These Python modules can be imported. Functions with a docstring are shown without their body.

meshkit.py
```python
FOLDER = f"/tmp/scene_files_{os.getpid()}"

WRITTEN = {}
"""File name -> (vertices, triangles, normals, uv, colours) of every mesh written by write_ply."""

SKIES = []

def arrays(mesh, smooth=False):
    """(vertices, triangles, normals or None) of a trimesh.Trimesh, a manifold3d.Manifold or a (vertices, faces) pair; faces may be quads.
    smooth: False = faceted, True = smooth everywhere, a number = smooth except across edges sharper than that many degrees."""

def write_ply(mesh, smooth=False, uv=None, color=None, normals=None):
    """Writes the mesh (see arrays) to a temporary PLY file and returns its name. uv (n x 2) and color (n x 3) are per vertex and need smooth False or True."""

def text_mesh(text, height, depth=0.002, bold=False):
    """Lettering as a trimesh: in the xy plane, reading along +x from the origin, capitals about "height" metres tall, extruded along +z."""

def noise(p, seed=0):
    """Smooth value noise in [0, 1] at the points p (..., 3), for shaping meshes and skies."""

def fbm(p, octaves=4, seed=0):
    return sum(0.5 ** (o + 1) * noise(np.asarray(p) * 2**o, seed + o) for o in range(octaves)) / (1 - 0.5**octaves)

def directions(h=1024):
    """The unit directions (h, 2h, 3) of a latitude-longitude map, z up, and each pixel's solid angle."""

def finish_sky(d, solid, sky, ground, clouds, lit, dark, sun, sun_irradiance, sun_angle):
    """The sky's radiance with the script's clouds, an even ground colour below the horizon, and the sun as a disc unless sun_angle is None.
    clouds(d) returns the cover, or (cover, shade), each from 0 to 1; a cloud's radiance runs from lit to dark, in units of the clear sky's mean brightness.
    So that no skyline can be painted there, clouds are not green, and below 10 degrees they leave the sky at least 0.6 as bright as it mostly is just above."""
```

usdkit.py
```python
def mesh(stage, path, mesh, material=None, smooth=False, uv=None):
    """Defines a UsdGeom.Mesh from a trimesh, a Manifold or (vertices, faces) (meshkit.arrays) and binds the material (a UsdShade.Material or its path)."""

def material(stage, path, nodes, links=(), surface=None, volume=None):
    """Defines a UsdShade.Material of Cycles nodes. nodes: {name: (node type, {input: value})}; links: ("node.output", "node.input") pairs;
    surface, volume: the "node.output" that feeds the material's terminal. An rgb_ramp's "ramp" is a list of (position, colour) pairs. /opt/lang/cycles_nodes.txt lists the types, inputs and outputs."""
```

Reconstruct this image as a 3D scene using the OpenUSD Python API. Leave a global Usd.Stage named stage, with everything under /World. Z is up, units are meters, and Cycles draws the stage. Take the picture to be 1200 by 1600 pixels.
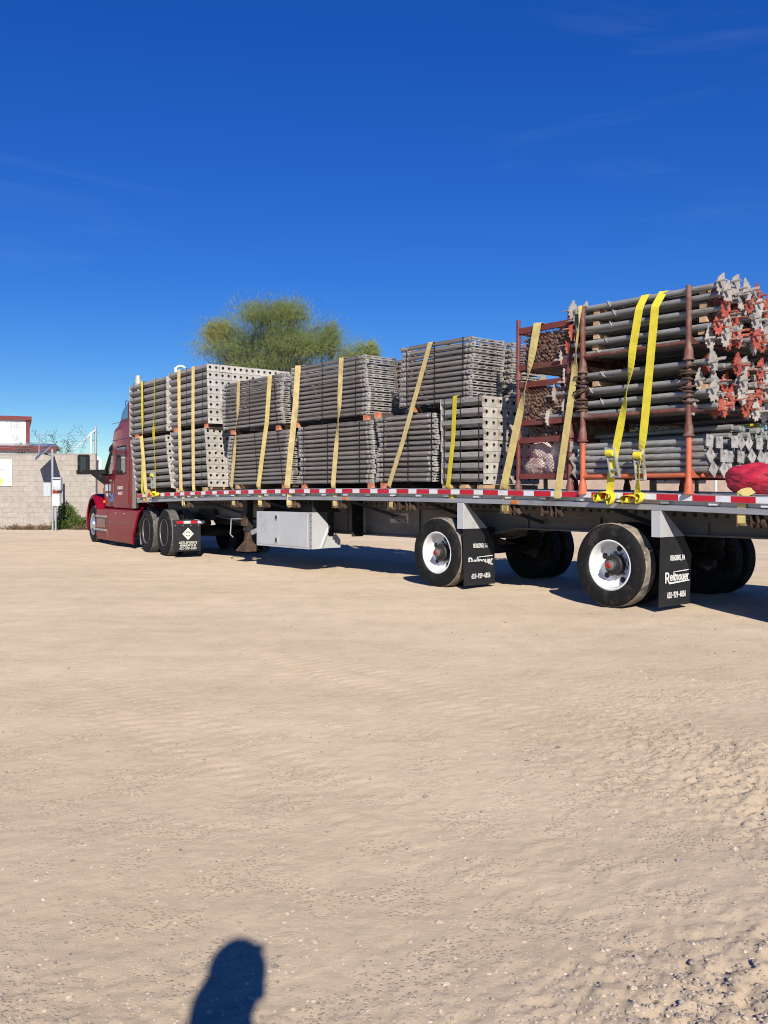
import math, random
import numpy as np, trimesh, shapely
from shapely.geometry import Polygon, Point
from pxr import Usd, UsdGeom, UsdLux, UsdShade, Gf, Sdf, Vt
import usdkit, meshkit
from manifold3d import Manifold

stage = Usd.Stage.CreateInMemory()
UsdGeom.SetStageUpAxis(stage, UsdGeom.Tokens.z)
UsdGeom.SetStageMetersPerUnit(stage, 1.0)
UsdGeom.Xform.Define(stage, '/World')
UsdGeom.Scope.Define(stage, '/World/Looks')
rng = random.Random(11)
nrg = np.random.default_rng(5)

# ------------------------------------------------------------------ camera, sky, sun, exposure
EYE = 1.365
FL = 50.0
cam = UsdGeom.Camera.Define(stage, '/World/camera')
cam.CreateFocalLengthAttr(FL)
cam.CreateHorizontalApertureAttr(FL * 1200 / 1432)
cam.CreateVerticalApertureAttr(FL * 1600 / 1432)
cam.CreateVerticalApertureOffsetAttr(-FL * 29.5 / 1432)
cam.CreateClippingRangeAttr(Gf.Vec2f(0.02, 6000))
cam.CreateExposureAttr(0.2)
cx = UsdGeom.Xformable(cam)
cx.AddTranslateOp().Set(Gf.Vec3d(0, 0, EYE))
cx.AddRotateXOp().Set(90.0)

SUN_EL = math.radians(30.5)
SHX, SHY = -0.145, 0.989                     # the way shadows run on the ground
SUN_ROT = math.atan2(-SHX, -SHY)
to_sun = np.array([-SHX * math.cos(SUN_EL), -SHY * math.cos(SUN_EL), math.sin(SUN_EL)])
sun = UsdLux.DistantLight.Define(stage, '/World/sun')
sun.CreateIntensityAttr(1.25)
sun.CreateAngleAttr(0.53)
sun.CreateColorAttr(Gf.Vec3f(1.0, 0.92, 0.81))
sun.GetPrim().CreateAttribute('inputs:normalize', Sdf.ValueTypeNames.Bool).Set(True)
zx = to_sun / np.linalg.norm(to_sun)
xx = np.cross([0, 0, 1], zx); xx /= np.linalg.norm(xx)
yx = np.cross(zx, xx)
UsdGeom.Xformable(sun).AddTransformOp().Set(Gf.Matrix4d(*xx, 0, *yx, 0, *zx, 0, 0, 0, 50, 1))

usdkit.material(stage, '/World/Looks/sky_air', {
    'tc': ('texture_coordinate', {}),
    'sky': ('sky_texture', {'sky_type': 'single_scattering', 'sun_disc': False, 'sun_elevation': SUN_EL, 'sun_rotation': SUN_ROT,
                            'altitude': 900.0, 'air_density': 1.0, 'aerosol_density': 0.1, 'ozone_density': 4.0}),
    'hs': ('hsv', {'hue': 0.507, 'saturation': 1.25, 'value': 1.0, 'fac': 1.0}),
    'sp': ('separate_color', {'color_type': 'hsv'}),
    'iv': ('math', {'math_type': 'divide', 'value1': 1.0}),
    'nm': ('vector_math', {'math_type': 'scale'}),
    'gm': ('gamma', {'gamma': 1.5}),
    'pw': ('math', {'math_type': 'power', 'value2': 0.75}),
    'ml': ('math', {'math_type': 'multiply', 'value2': 2.8}),
    'rs': ('vector_math', {'math_type': 'scale'}),
    'mp': ('mapping', {'location': (0.0, 0.0, 15.2), 'rotation': (0.1, 0.5, 0.2), 'scale': (1.7, 5.0, 13.0)}),
    'nz': ('noise_texture', {'scale': 1.1, 'detail': 6.0, 'roughness': 0.62, 'distortion': 0.7}),
    'cr': ('rgb_ramp', {'ramp': [(0.0, (0, 0, 0)), (0.58, (0, 0, 0)), (0.80, (0.065, 0.065, 0.065)), (1.0, (0.14, 0.14, 0.14))]}),
    'mx': ('mix_color', {'b': (7.0, 9.5, 13.0)}),
    'bg': ('background_shader', {'strength': 0.052}),
}, [('sky.color', 'hs.color'), ('hs.color', 'sp.color'), ('sp.b', 'iv.value2'), ('hs.color', 'nm.vector1'), ('iv.value', 'nm.scale'), ('nm.vector', 'gm.color'), ('sp.b', 'pw.value1'), ('pw.value', 'ml.value1'), ('gm.color', 'rs.vector1'), ('ml.value', 'rs.scale'), ('rs.vector', 'mx.a'), ('tc.generated', 'mp.vector'), ('mp.vector', 'nz.vector'), ('nz.fac', 'cr.fac'), ('cr.color', 'mx.fac'), ('mx.result', 'bg.color')], surface='bg.background')
dome = UsdLux.DomeLight.Define(stage, '/World/sky')
dome.CreateIntensityAttr(1.0)
UsdShade.MaterialBindingAPI.Apply(dome.GetPrim()).Bind(UsdShade.Material.Get(stage, '/World/Looks/sky_air'))
dome.GetPrim().SetCustomDataByKey('kind', 'structure')

# ------------------------------------------------------------------ helpers
LK = {}
def look(name, col, var=0.18, rough=0.55, metal=0.0, scale=6.0, rust=None, rust_amt=0.0, each=0.0, bump=0.0, bscale=40.0, spec=0.5, coat=0.0, stretch=(1, 1, 1), trans=None, detail=4.0):
    """A procedural surface: base colour broken up by noise, an optional second colour in patches, a value shift per object."""
    lo = tuple(max(0.0, c * (1 - var)) for c in col); hi = tuple(min(1.0, c * (1 + var)) for c in col)
    nodes = {'tc': ('texture_coordinate', {}), 'mp': ('mapping', {'scale': stretch}),
             'nz': ('noise_texture', {'scale': scale, 'detail': detail, 'roughness': 0.6}),
             'rp': ('rgb_ramp', {'ramp': [(0.0, lo), (0.33, lo), (0.67, hi), (1.0, hi)]}),
             'p': ('principled_bsdf', {'roughness': rough, 'metallic': metal, 'specular_ior_level': spec, 'coat_weight': coat, 'coat_roughness': 0.04})}
    links = [('tc.object', 'mp.vector'), ('mp.vector', 'nz.vector'), ('nz.fac', 'rp.fac')]
    out = 'rp.color'
    if rust:
        nodes['n2'] = ('noise_texture', {'scale': scale * 0.55, 'detail': 7.0, 'roughness': 0.7})
        nodes['r2'] = ('rgb_ramp', {'ramp': [(0.0, (0, 0, 0)), (0.62 - 0.3 * rust_amt, (0, 0, 0)), (0.72 - 0.3 * rust_amt, (1, 1, 1)), (1.0, (1, 1, 1))]})
        nodes['m2'] = ('mix_color', {'b': rust})
        links += [('mp.vector', 'n2.vector'), ('n2.fac', 'r2.fac'), (out, 'm2.a'), ('r2.color', 'm2.fac')]
        out = 'm2.result'
    if each:
        nodes['oi'] = ('object_info', {})
        nodes['mr'] = ('map_range', {'from_min': 0.0, 'from_max': 1.0, 'to_min': 1 - each, 'to_max': 1 + each})
        nodes['hv'] = ('hsv', {'hue': 0.5, 'saturation': 1.0, 'fac': 1.0})
        links += [('oi.random', 'mr.value'), ('mr.result', 'hv.value'), (out, 'hv.color')]
        out = 'hv.color'
    links.append((out, 'p.base_color'))
    if bump:
        nodes['n3'] = ('noise_texture', {'scale': bscale, 'detail': 4.0})
        nodes['bm'] = ('bump', {'strength': bump, 'distance': 0.01})
        links += [('mp.vector', 'n3.vector'), ('n3.fac', 'bm.height'), ('bm.normal', 'p.normal')]
    surf = 'p.BSDF'
    if trans:
        nodes['tl'] = ('translucent_bsdf', {'color': trans})
        nodes['mc'] = ('mix_closure', {'fac': 0.3})
        links += [('p.BSDF', 'mc.closure1'), ('tl.BSDF', 'mc.closure2')]
        surf = 'mc.closure'
    LK[name] = usdkit.material(stage, '/World/Looks/' + name, nodes, links, surface=surf)

class MB:
    """Collects shapes into one mesh."""
    def __init__(s): s.v, s.f, s.n = [], [], 0
    def add(s, v, f):
        v = np.asarray(v, float); f = np.asarray(f, int)
        if f.shape[1] == 4: f = np.vstack([f[:, [0, 1, 2]], f[:, [0, 2, 3]]])
        s.v.append(v); s.f.append(f + s.n); s.n += len(v); return s
    def box(s, x0, x1, y0, y1, z0, z1, M=None):
        x0, x1 = sorted((x0, x1)); y0, y1 = sorted((y0, y1)); z0, z1 = sorted((z0, z1))
        v = np.array([[x, y, z] for x in (x0, x1) for y in (y0, y1) for z in (z0, z1)], float)
        if M is not None: v = v @ M[:3, :3].T + M[:3, 3]
        return s.add(v, [[0, 1, 3, 2], [4, 6, 7, 5], [0, 4, 5, 1], [2, 3, 7, 6], [0, 2, 6, 4], [1, 5, 7, 3]])
    def bar(s, a, b, w, h, up=(0, 0, 1)):
        a, b, up = (np.asarray(q, float) for q in (a, b, up)); t = b - a; L = np.linalg.norm(t); t /= L
        y = np.cross(up, t); y /= np.linalg.norm(y); z = np.cross(t, y)
        M = np.eye(4); M[:3, 0], M[:3, 1], M[:3, 2], M[:3, 3] = t, y, z, a
        return s.box(0, L, -w / 2, w / 2, -h / 2, h / 2, M)
    def tube(s, pts, r, n=8, caps=True, closed=False):
        pts = np.asarray(pts, float); m = len(pts); r = np.broadcast_to(r, m)
        t = np.gradient(pts, axis=0) if m > 2 else np.repeat((pts[1] - pts[0])[None], m, 0)
        if closed: t = np.roll(pts, -1, 0) - np.roll(pts, 1, 0)
        t = t / np.maximum(np.linalg.norm(t, axis=1, keepdims=True), 1e-9)
        u = np.cross(t[0], [0.31, 0.17, 0.93]); u /= np.linalg.norm(u); a = np.arange(n) * 2 * math.pi / n; rings = []
        for i in range(m):
            u = u - t[i] * (u @ t[i]); u /= np.linalg.norm(u); w = np.cross(t[i], u)
            rings.append(pts[i] + r[i] * (np.cos(a)[:, None] * u + np.sin(a)[:, None] * w))
        v = np.vstack(rings); f = []
        for i in range(m if closed else m - 1):
            j = (i + 1) % m
            for k in range(n):
                q = (k + 1) % n; f.append([i * n + k, i * n + q, j * n + q, j * n + k])
        s.add(v, f)
        if caps and not closed:
            for e, o in ((0, -1), (m - 1, 1)):
                c = np.vstack([rings[e], pts[e][None]])
                s.add(c, [[k, (k + 1) % n, n] if o > 0 else [(k + 1) % n, k, n] for k in range(n)])
        return s
    def prism(s, poly, depth, M=None):
        if not isinstance(poly, Polygon): poly = Polygon(poly)
        m = trimesh.creation.extrude_polygon(poly, depth, engine='earcut')
        v = np.array(m.vertices)
        if M is not None: v = v @ M[:3, :3].T + M[:3, 3]
        f = np.array(m.faces)
        if M is not None and np.linalg.det(M[:3, :3]) < 0: f = f[:, ::-1]
        return s.add(v, f)
    def mesh(s, m, M=None):
        v, f, _ = meshkit.arrays(m)
        if M is not None: v = v @ M[:3, :3].T + M[:3, 3]
        return s.add(v, f)
    def rev(s, prof, c, n=40, sgn=1):
        """Turns (radius, y) about the y axis through c."""
        a = np.arange(n) * 2 * math.pi / n; m = len(prof)
        v = np.vstack([np.stack([c[0] + r * np.cos(a), np.full(n, c[1] + sgn * y), c[2] + r * np.sin(a)], 1) for r, y in prof])
        f = [[i * n + k, i * n + (k + 1) % n, (i + 1) * n + (k + 1) % n, (i + 1) * n + k] for i in range(m - 1) for k in range(n)]
        f = np.array(f)
        return s.add(v, f if sgn > 0 else f[:, ::-1])
    def grid(s, P):
        P = np.asarray(P, float); a, b = P.shape[:2]; i = np.arange(a * b).reshape(a, b)
        return s.add(P.reshape(-1, 3), np.stack([i[:-1, :-1], i[1:, :-1], i[1:, 1:], i[:-1, 1:]], -1).reshape(-1, 4))
    def get(s): return np.vstack(s.v), np.vstack(s.f)

def mat4(x, y, z, o):
    M = np.eye(4); M[:3, 0], M[:3, 1], M[:3, 2], M[:3, 3] = x, y, z, o; return M
def gf(M): return Gf.Matrix4d(*[float(q) for q in np.asarray(M).T.ravel()])
COUNT = {}
def free(parent, name):
    k = (parent, name); n = COUNT.get(k, 0); COUNT[k] = n + 1
    return f'{parent}/{name}' + (f'_{n:03d}' if n else '')
def obj(name, mb, m, parent='/World', smooth=35, label=None):
    p = free(str(parent), name)
    usdkit.mesh(stage, p, mb.get() if isinstance(mb, MB) else mb, LK[m], smooth)
    if label: stage.GetPrimAtPath(p).SetCustomDataByKey('label', label)
    return p
def tag(p, label=None, cat=None, group=None, kind=None):
    pr = stage.GetPrimAtPath(p)
    for k, t in (('label', label), ('category', cat), ('group', group), ('kind', kind)):
        if t: pr.SetCustomDataByKey(k, t)
    return p
def thing(name, label, cat, M=None, group=None):
    p = free('/World', name); x = UsdGeom.Xform.Define(stage, p)
    if M is not None: x.AddTransformOp().Set(gf(M))
    return tag(p, label, cat, group)
def dup(src, M, label, group=None):
    p = free('/World', src.rpartition('/')[2].rstrip('0123456789').rstrip('_')); x = UsdGeom.Xform.Define(stage, p)
    x.GetPrim().GetReferences().AddInternalReference(src); x.GetPrim().SetInstanceable(True)
    x.ClearXformOpOrder(); x.AddTransformOp().Set(gf(M))
    return tag(p, label, stage.GetPrimAtPath(src).GetCustomDataByKey('category'), group)
def solid(name, label, cat, mb, m, group=None, smooth=35, kind=None):
    return tag(obj(name, mb, m, smooth=smooth), label, cat, group, kind)
def text(mb, s, h, M, width=None, depth=0.003, bold=True):
    """Lettering about h tall, centred on M's origin, squeezed to a width."""
    t = meshkit.text_mesh(s, h, depth, bold); b = t.bounds; v = np.array(t.vertices)
    v[:, 0] -= (b[0, 0] + b[1, 0]) / 2; v[:, 1] -= h / 2
    if width: v[:, 0] *= width / (b[1, 0] - b[0, 0])
    return mb.add(v @ M[:3, :3].T + M[:3, 3], np.array(t.faces))
ORD = 'first second third fourth fifth sixth seventh eighth ninth tenth eleventh twelfth thirteenth fourteenth fifteenth sixteenth'.split()

# trailer frame: x to the front, y towards the camera side, z up; origin on the ground under the outer face of the front trailer wheel
TD = np.array([-0.640, 0.768, 0]); TL = np.array([-0.768, -0.640, 0]); TO = np.array([0.75, 13.35, 0])
T = mat4(TD, TL, (0, 0, 1), TO)
# tractor frame: the same, origin under the outer face of the rear drive wheel
CD = np.array([-0.514, 0.857, 0]); CD /= np.linalg.norm(CD); CL = np.array([-CD[1], CD[0], 0]); CO = np.array([-4.82, 20.0, 0])
C = mat4(CD, CL, (0, 0, 1), CO)
def zd(s): return 1.445 - 0.0019 * (np.asarray(s) - 2.7) ** 2
def slope(s): return math.atan(-0.0038 * (s - 2.7))
def at(s, v, z, pitch=0.0, yaw=0.0, roll=0.0):
    cp, sp, cw, sw, cr, sr = math.cos(pitch), math.sin(pitch), math.cos(yaw), math.sin(yaw), math.cos(roll), math.sin(roll)
    Rz = np.array([[cw, -sw, 0], [sw, cw, 0], [0, 0, 1]]); Ry = np.array([[cp, 0, -sp], [0, 1, 0], [sp, 0, cp]]); Rx = np.array([[1, 0, 0], [0, cr, -sr], [0, sr, cr]])
    L = np.eye(4); L[:3, :3] = Rz @ Ry @ Rx; L[:3, 3] = (s, v, z)
    return T @ L

# ------------------------------------------------------------------ surfaces
look('steel', (0.25, 0.228, 0.205), 0.25, 0.45, 0.2, 5, rust=(0.12, 0.085, 0.065), rust_amt=0.25, each=0.22, stretch=(0.5, 2, 2))
look('steel_pale', (0.40, 0.385, 0.35), 0.2, 0.5, 0.15, 9, rust=(0.2, 0.15, 0.11), rust_amt=0.3, each=0.2)
look('zinc_plate', (0.50, 0.47, 0.42), 0.15, 0.55, 0.1, 11, rust=(0.27, 0.2, 0.15), rust_amt=0.15, each=0.12)
look('plank_steel', (0.36, 0.335, 0.30), 0.25, 0.5, 0.2, 4, rust=(0.12, 0.095, 0.075), rust_amt=0.35, each=0.15, stretch=(0.4, 2, 2))
look('pipe', (0.30, 0.305, 0.29), 0.15, 0.48, 0.2, 5, rust=(0.17, 0.15, 0.13), rust_amt=0.25, each=0.15, stretch=(0.5, 2, 2))
look('jag_pale', (0.42, 0.385, 0.34), 0.18, 0.55, 0.1, 12, rust=(0.36, 0.22, 0.15), rust_amt=0.3, each=0.15)
look('jag_red', (0.36, 0.07, 0.042), 0.25, 0.55, 0.0, 12, rust=(0.44, 0.28, 0.2), rust_amt=0.45, each=0.2)
look('base_plate', (0.42, 0.41, 0.38), 0.22, 0.55, 0.1, 14, rust=(0.24, 0.22, 0.2), rust_amt=0.35, each=0.15)
look('rack_brown', (0.16, 0.055, 0.04), 0.25, 0.6, 0.0, 6, rust=(0.21, 0.13, 0.10), rust_amt=0.4, each=0.12)
look('rack_red', (0.17, 0.04, 0.033), 0.2, 0.55, 0.0, 6, rust=(0.13, 0.06, 0.045), rust_amt=0.35)
look('rack_orange', (0.55, 0.135, 0.065), 0.15, 0.5, 0.0, 6, rust=(0.4, 0.2, 0.13), rust_amt=0.2)
look('timber_shaded', (0.10, 0.07, 0.05), 0.25, 0.8, 0.0, 9)
look('timber_orange', (0.52, 0.17, 0.09), 0.2, 0.7, 0.0, 9, rust=(0.48, 0.3, 0.2), rust_amt=0.3, each=0.15)
look('timber_pale', (0.50, 0.33, 0.19), 0.2, 0.75, 0.0, 14, each=0.15, stretch=(6, 0.6, 6))
look('strap_yellow', (0.78, 0.66, 0.045), 0.1, 0.7, 0.0, 12, bump=0.3, bscale=200)
look('strap_pale', (0.66, 0.52, 0.23), 0.14, 0.75, 0.0, 10, rust=(0.5, 0.38, 0.17), rust_amt=0.3, bump=0.3, bscale=200)
look('strap_mid', (0.68, 0.56, 0.20), 0.14, 0.75, 0.0, 10, rust=(0.6, 0.46, 0.2), rust_amt=0.4, bump=0.3, bscale=200)
look('strap_print', (0.33, 0.25, 0.08), 0.2, 0.8)
look('band_black', (0.012, 0.012, 0.013), 0.2, 0.45)
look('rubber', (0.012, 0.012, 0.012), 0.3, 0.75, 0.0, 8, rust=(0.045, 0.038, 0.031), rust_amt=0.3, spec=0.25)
look('tread_dust', (0.30, 0.255, 0.205), 0.3, 0.9, 0.0, 9, rust=(0.10, 0.09, 0.075), rust_amt=0.3, bump=0.4, bscale=60)
look('tread_grey', (0.13, 0.125, 0.115), 0.3, 0.85, 0.0, 9, rust=(0.05, 0.05, 0.05), rust_amt=0.3, bump=0.4, bscale=60)
look('rim_white', (0.78, 0.78, 0.76), 0.04, 0.35, 0.0, 5, rust=(0.6, 0.56, 0.5), rust_amt=0.05)
look('hub_grey', (0.22, 0.22, 0.21), 0.2, 0.45, 0.4)
look('dark', (0.012, 0.012, 0.012), 0.2, 0.7)
look('dark_metal', (0.035, 0.033, 0.031), 0.25, 0.6, 0.2, 7, rust=(0.05, 0.04, 0.032), rust_amt=0.3)
look('cap_red', (0.38, 0.015, 0.012), 0.1, 0.35)
look('aluminium', (0.50, 0.49, 0.48), 0.12, 0.42, 0.6, 3, rust=(0.34, 0.32, 0.3), rust_amt=0.25, stretch=(0.4, 2, 2))
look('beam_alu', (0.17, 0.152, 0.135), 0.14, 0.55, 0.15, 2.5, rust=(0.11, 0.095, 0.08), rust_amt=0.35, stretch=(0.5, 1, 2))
look('deck_alu', (0.42, 0.40, 0.38), 0.14, 0.5, 0.3, 3, rust=(0.3, 0.26, 0.22), rust_amt=0.35, stretch=(0.4, 2, 2))
look('tape_red', (0.52, 0.012, 0.03), 0.08, 0.35, rust=(0.34, 0.03, 0.04), rust_amt=0.05)
look('tape_white', (0.72, 0.74, 0.75), 0.05, 0.35, rust=(0.5, 0.48, 0.45), rust_amt=0.1)
look('box_alu', (0.56, 0.575, 0.57), 0.05, 0.38, 0.15, 2.5, rust=(0.47, 0.47, 0.46), rust_amt=0.2)
look('galv', (0.45, 0.47, 0.48), 0.08, 0.4, 0.5, 7)
look('rusty', (0.075, 0.045, 0.03), 0.35, 0.75, 0.1, 8, rust=(0.14, 0.085, 0.055), rust_amt=0.4)
look('flap', (0.016, 0.016, 0.018), 0.2, 0.5, 0.0, 4, rust=(0.03, 0.028, 0.026), rust_amt=0.2)
look('white_print', (0.78, 0.78, 0.76), 0.04, 0.6)
look('cream_print', (0.70, 0.74, 0.62), 0.04, 0.6)
look('dark_print', (0.07, 0.01, 0.02), 0.1, 0.6)
look('sticker', (0.50, 0.46, 0.42), 0.1, 0.5)
look('truck_red', (0.24, 0.003, 0.018), 0.04, 0.4, 0.0, 2, spec=0.05, coat=0.34)
look('truck_shade', (0.09, 0.003, 0.012), 0.04, 0.4, 0.0, 2, spec=0.3, coat=0.8)  # darker copy of the cab red, shade put into the colour
look('glass_dark', (0.015, 0.02, 0.03), 0.1, 0.04, 0.0, 2, spec=0.9, coat=1.0)
look('extender', (0.10, 0.075, 0.07), 0.1, 0.22, 0.4, 2, coat=0.8)
look('chrome', (0.78, 0.78, 0.78), 0.04, 0.3, 0.8, 4)
look('stack_pale', (0.66, 0.60, 0.48), 0.15, 0.45, 0.3, 12)
look('amber', (0.65, 0.17, 0.02), 0.08, 0.3)
look('blue_decal', (0.06, 0.18, 0.5), 0.1, 0.4)
look('hose_green', (0.02, 0.25, 0.10), 0.1, 0.35)
look('hose_red', (0.4, 0.03, 0.03), 0.1, 0.35)
look('tarp_red', (0.52, 0.02, 0.055), 0.16, 0.6, 0.0, 5, rust=(0.22, 0.018, 0.03), rust_amt=0.25, bump=0.8, bscale=16)
look('sack', (0.62, 0.53, 0.50), 0.2, 0.8, 0.0, 7, rust=(0.36, 0.22, 0.2), rust_amt=0.3, each=0.12, bump=0.6, bscale=26)
look('fitting', (0.25, 0.165, 0.115), 0.35, 0.65, 0.2, 14, rust=(0.26, 0.2, 0.15), rust_amt=0.35)
look('block', (0.41, 0.37, 0.32), 0.12, 0.9, 0.0, 6, rust=(0.34, 0.31, 0.27), rust_amt=0.25, each=0.055, bump=0.5, bscale=60)
look('mortar', (0.36, 0.325, 0.28), 0.12, 0.95, 0.0, 9)
look('far_wall', (0.36, 0.27, 0.21), 0.12, 0.9, 0.0, 2)
look('white_siding', (0.78, 0.78, 0.76), 0.03, 0.5, 0.0, 0.6)
look('trim_red', (0.15, 0.016, 0.016), 0.12, 0.5)
look('sign_white', (0.80, 0.80, 0.78), 0.02, 0.5)
look('sign_yellow', (0.75, 0.72, 0.15), 0.1, 0.5)
look('print_grey', (0.42, 0.43, 0.45), 0.1, 0.6)
look('meter_grey', (0.52, 0.55, 0.56), 0.06, 0.45, 0.1, 6)
look('panel_black', (0.015, 0.016, 0.022), 0.1, 0.25)
look('leaf', (0.24, 0.29, 0.105), 0.3, 0.7, 0.0, 0.9, rust=(0.29, 0.29, 0.11), rust_amt=0.35, trans=(0.28, 0.35, 0.10), spec=0.2)
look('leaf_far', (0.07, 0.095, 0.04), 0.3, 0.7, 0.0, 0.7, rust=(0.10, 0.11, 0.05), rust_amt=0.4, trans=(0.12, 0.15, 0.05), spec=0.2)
look('bush', (0.12, 0.19, 0.045), 0.35, 0.7, 0.0, 3, rust=(0.2, 0.23, 0.07), rust_amt=0.4, trans=(0.14, 0.22, 0.04), spec=0.2)
look('dry_weed', (0.20, 0.135, 0.075), 0.35, 0.85, 0.0, 3, rust=(0.13, 0.08, 0.05), rust_amt=0.4)
look('vine', (0.07, 0.085, 0.05), 0.3, 0.8, 0.0, 3)
look('bark', (0.075, 0.075, 0.045), 0.3, 0.85, 0.0, 4, bump=0.5)
look('skin', (0.45, 0.28, 0.2), 0.06, 0.55)
look('shirt', (0.05, 0.09, 0.16), 0.1, 0.85)
look('cap_cloth', (0.06, 0.055, 0.05), 0.1, 0.85)
look('denim', (0.03, 0.045, 0.09), 0.15, 0.85)
look('phone_body', (0.02, 0.02, 0.022), 0.1, 0.25)
look('shoe', (0.05, 0.035, 0.025), 0.1, 0.6)
look('pebble_pale', (0.5, 0.42, 0.33), 0.2, 0.85, 0.0, 30, each=0.25)
look('pebble_grey', (0.33, 0.28, 0.23), 0.3, 0.85, 0.0, 30, each=0.35)
look('pebble', (0.45, 0.365, 0.27), 0.35, 0.85, 0.0, 30, each=0.35)
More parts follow.
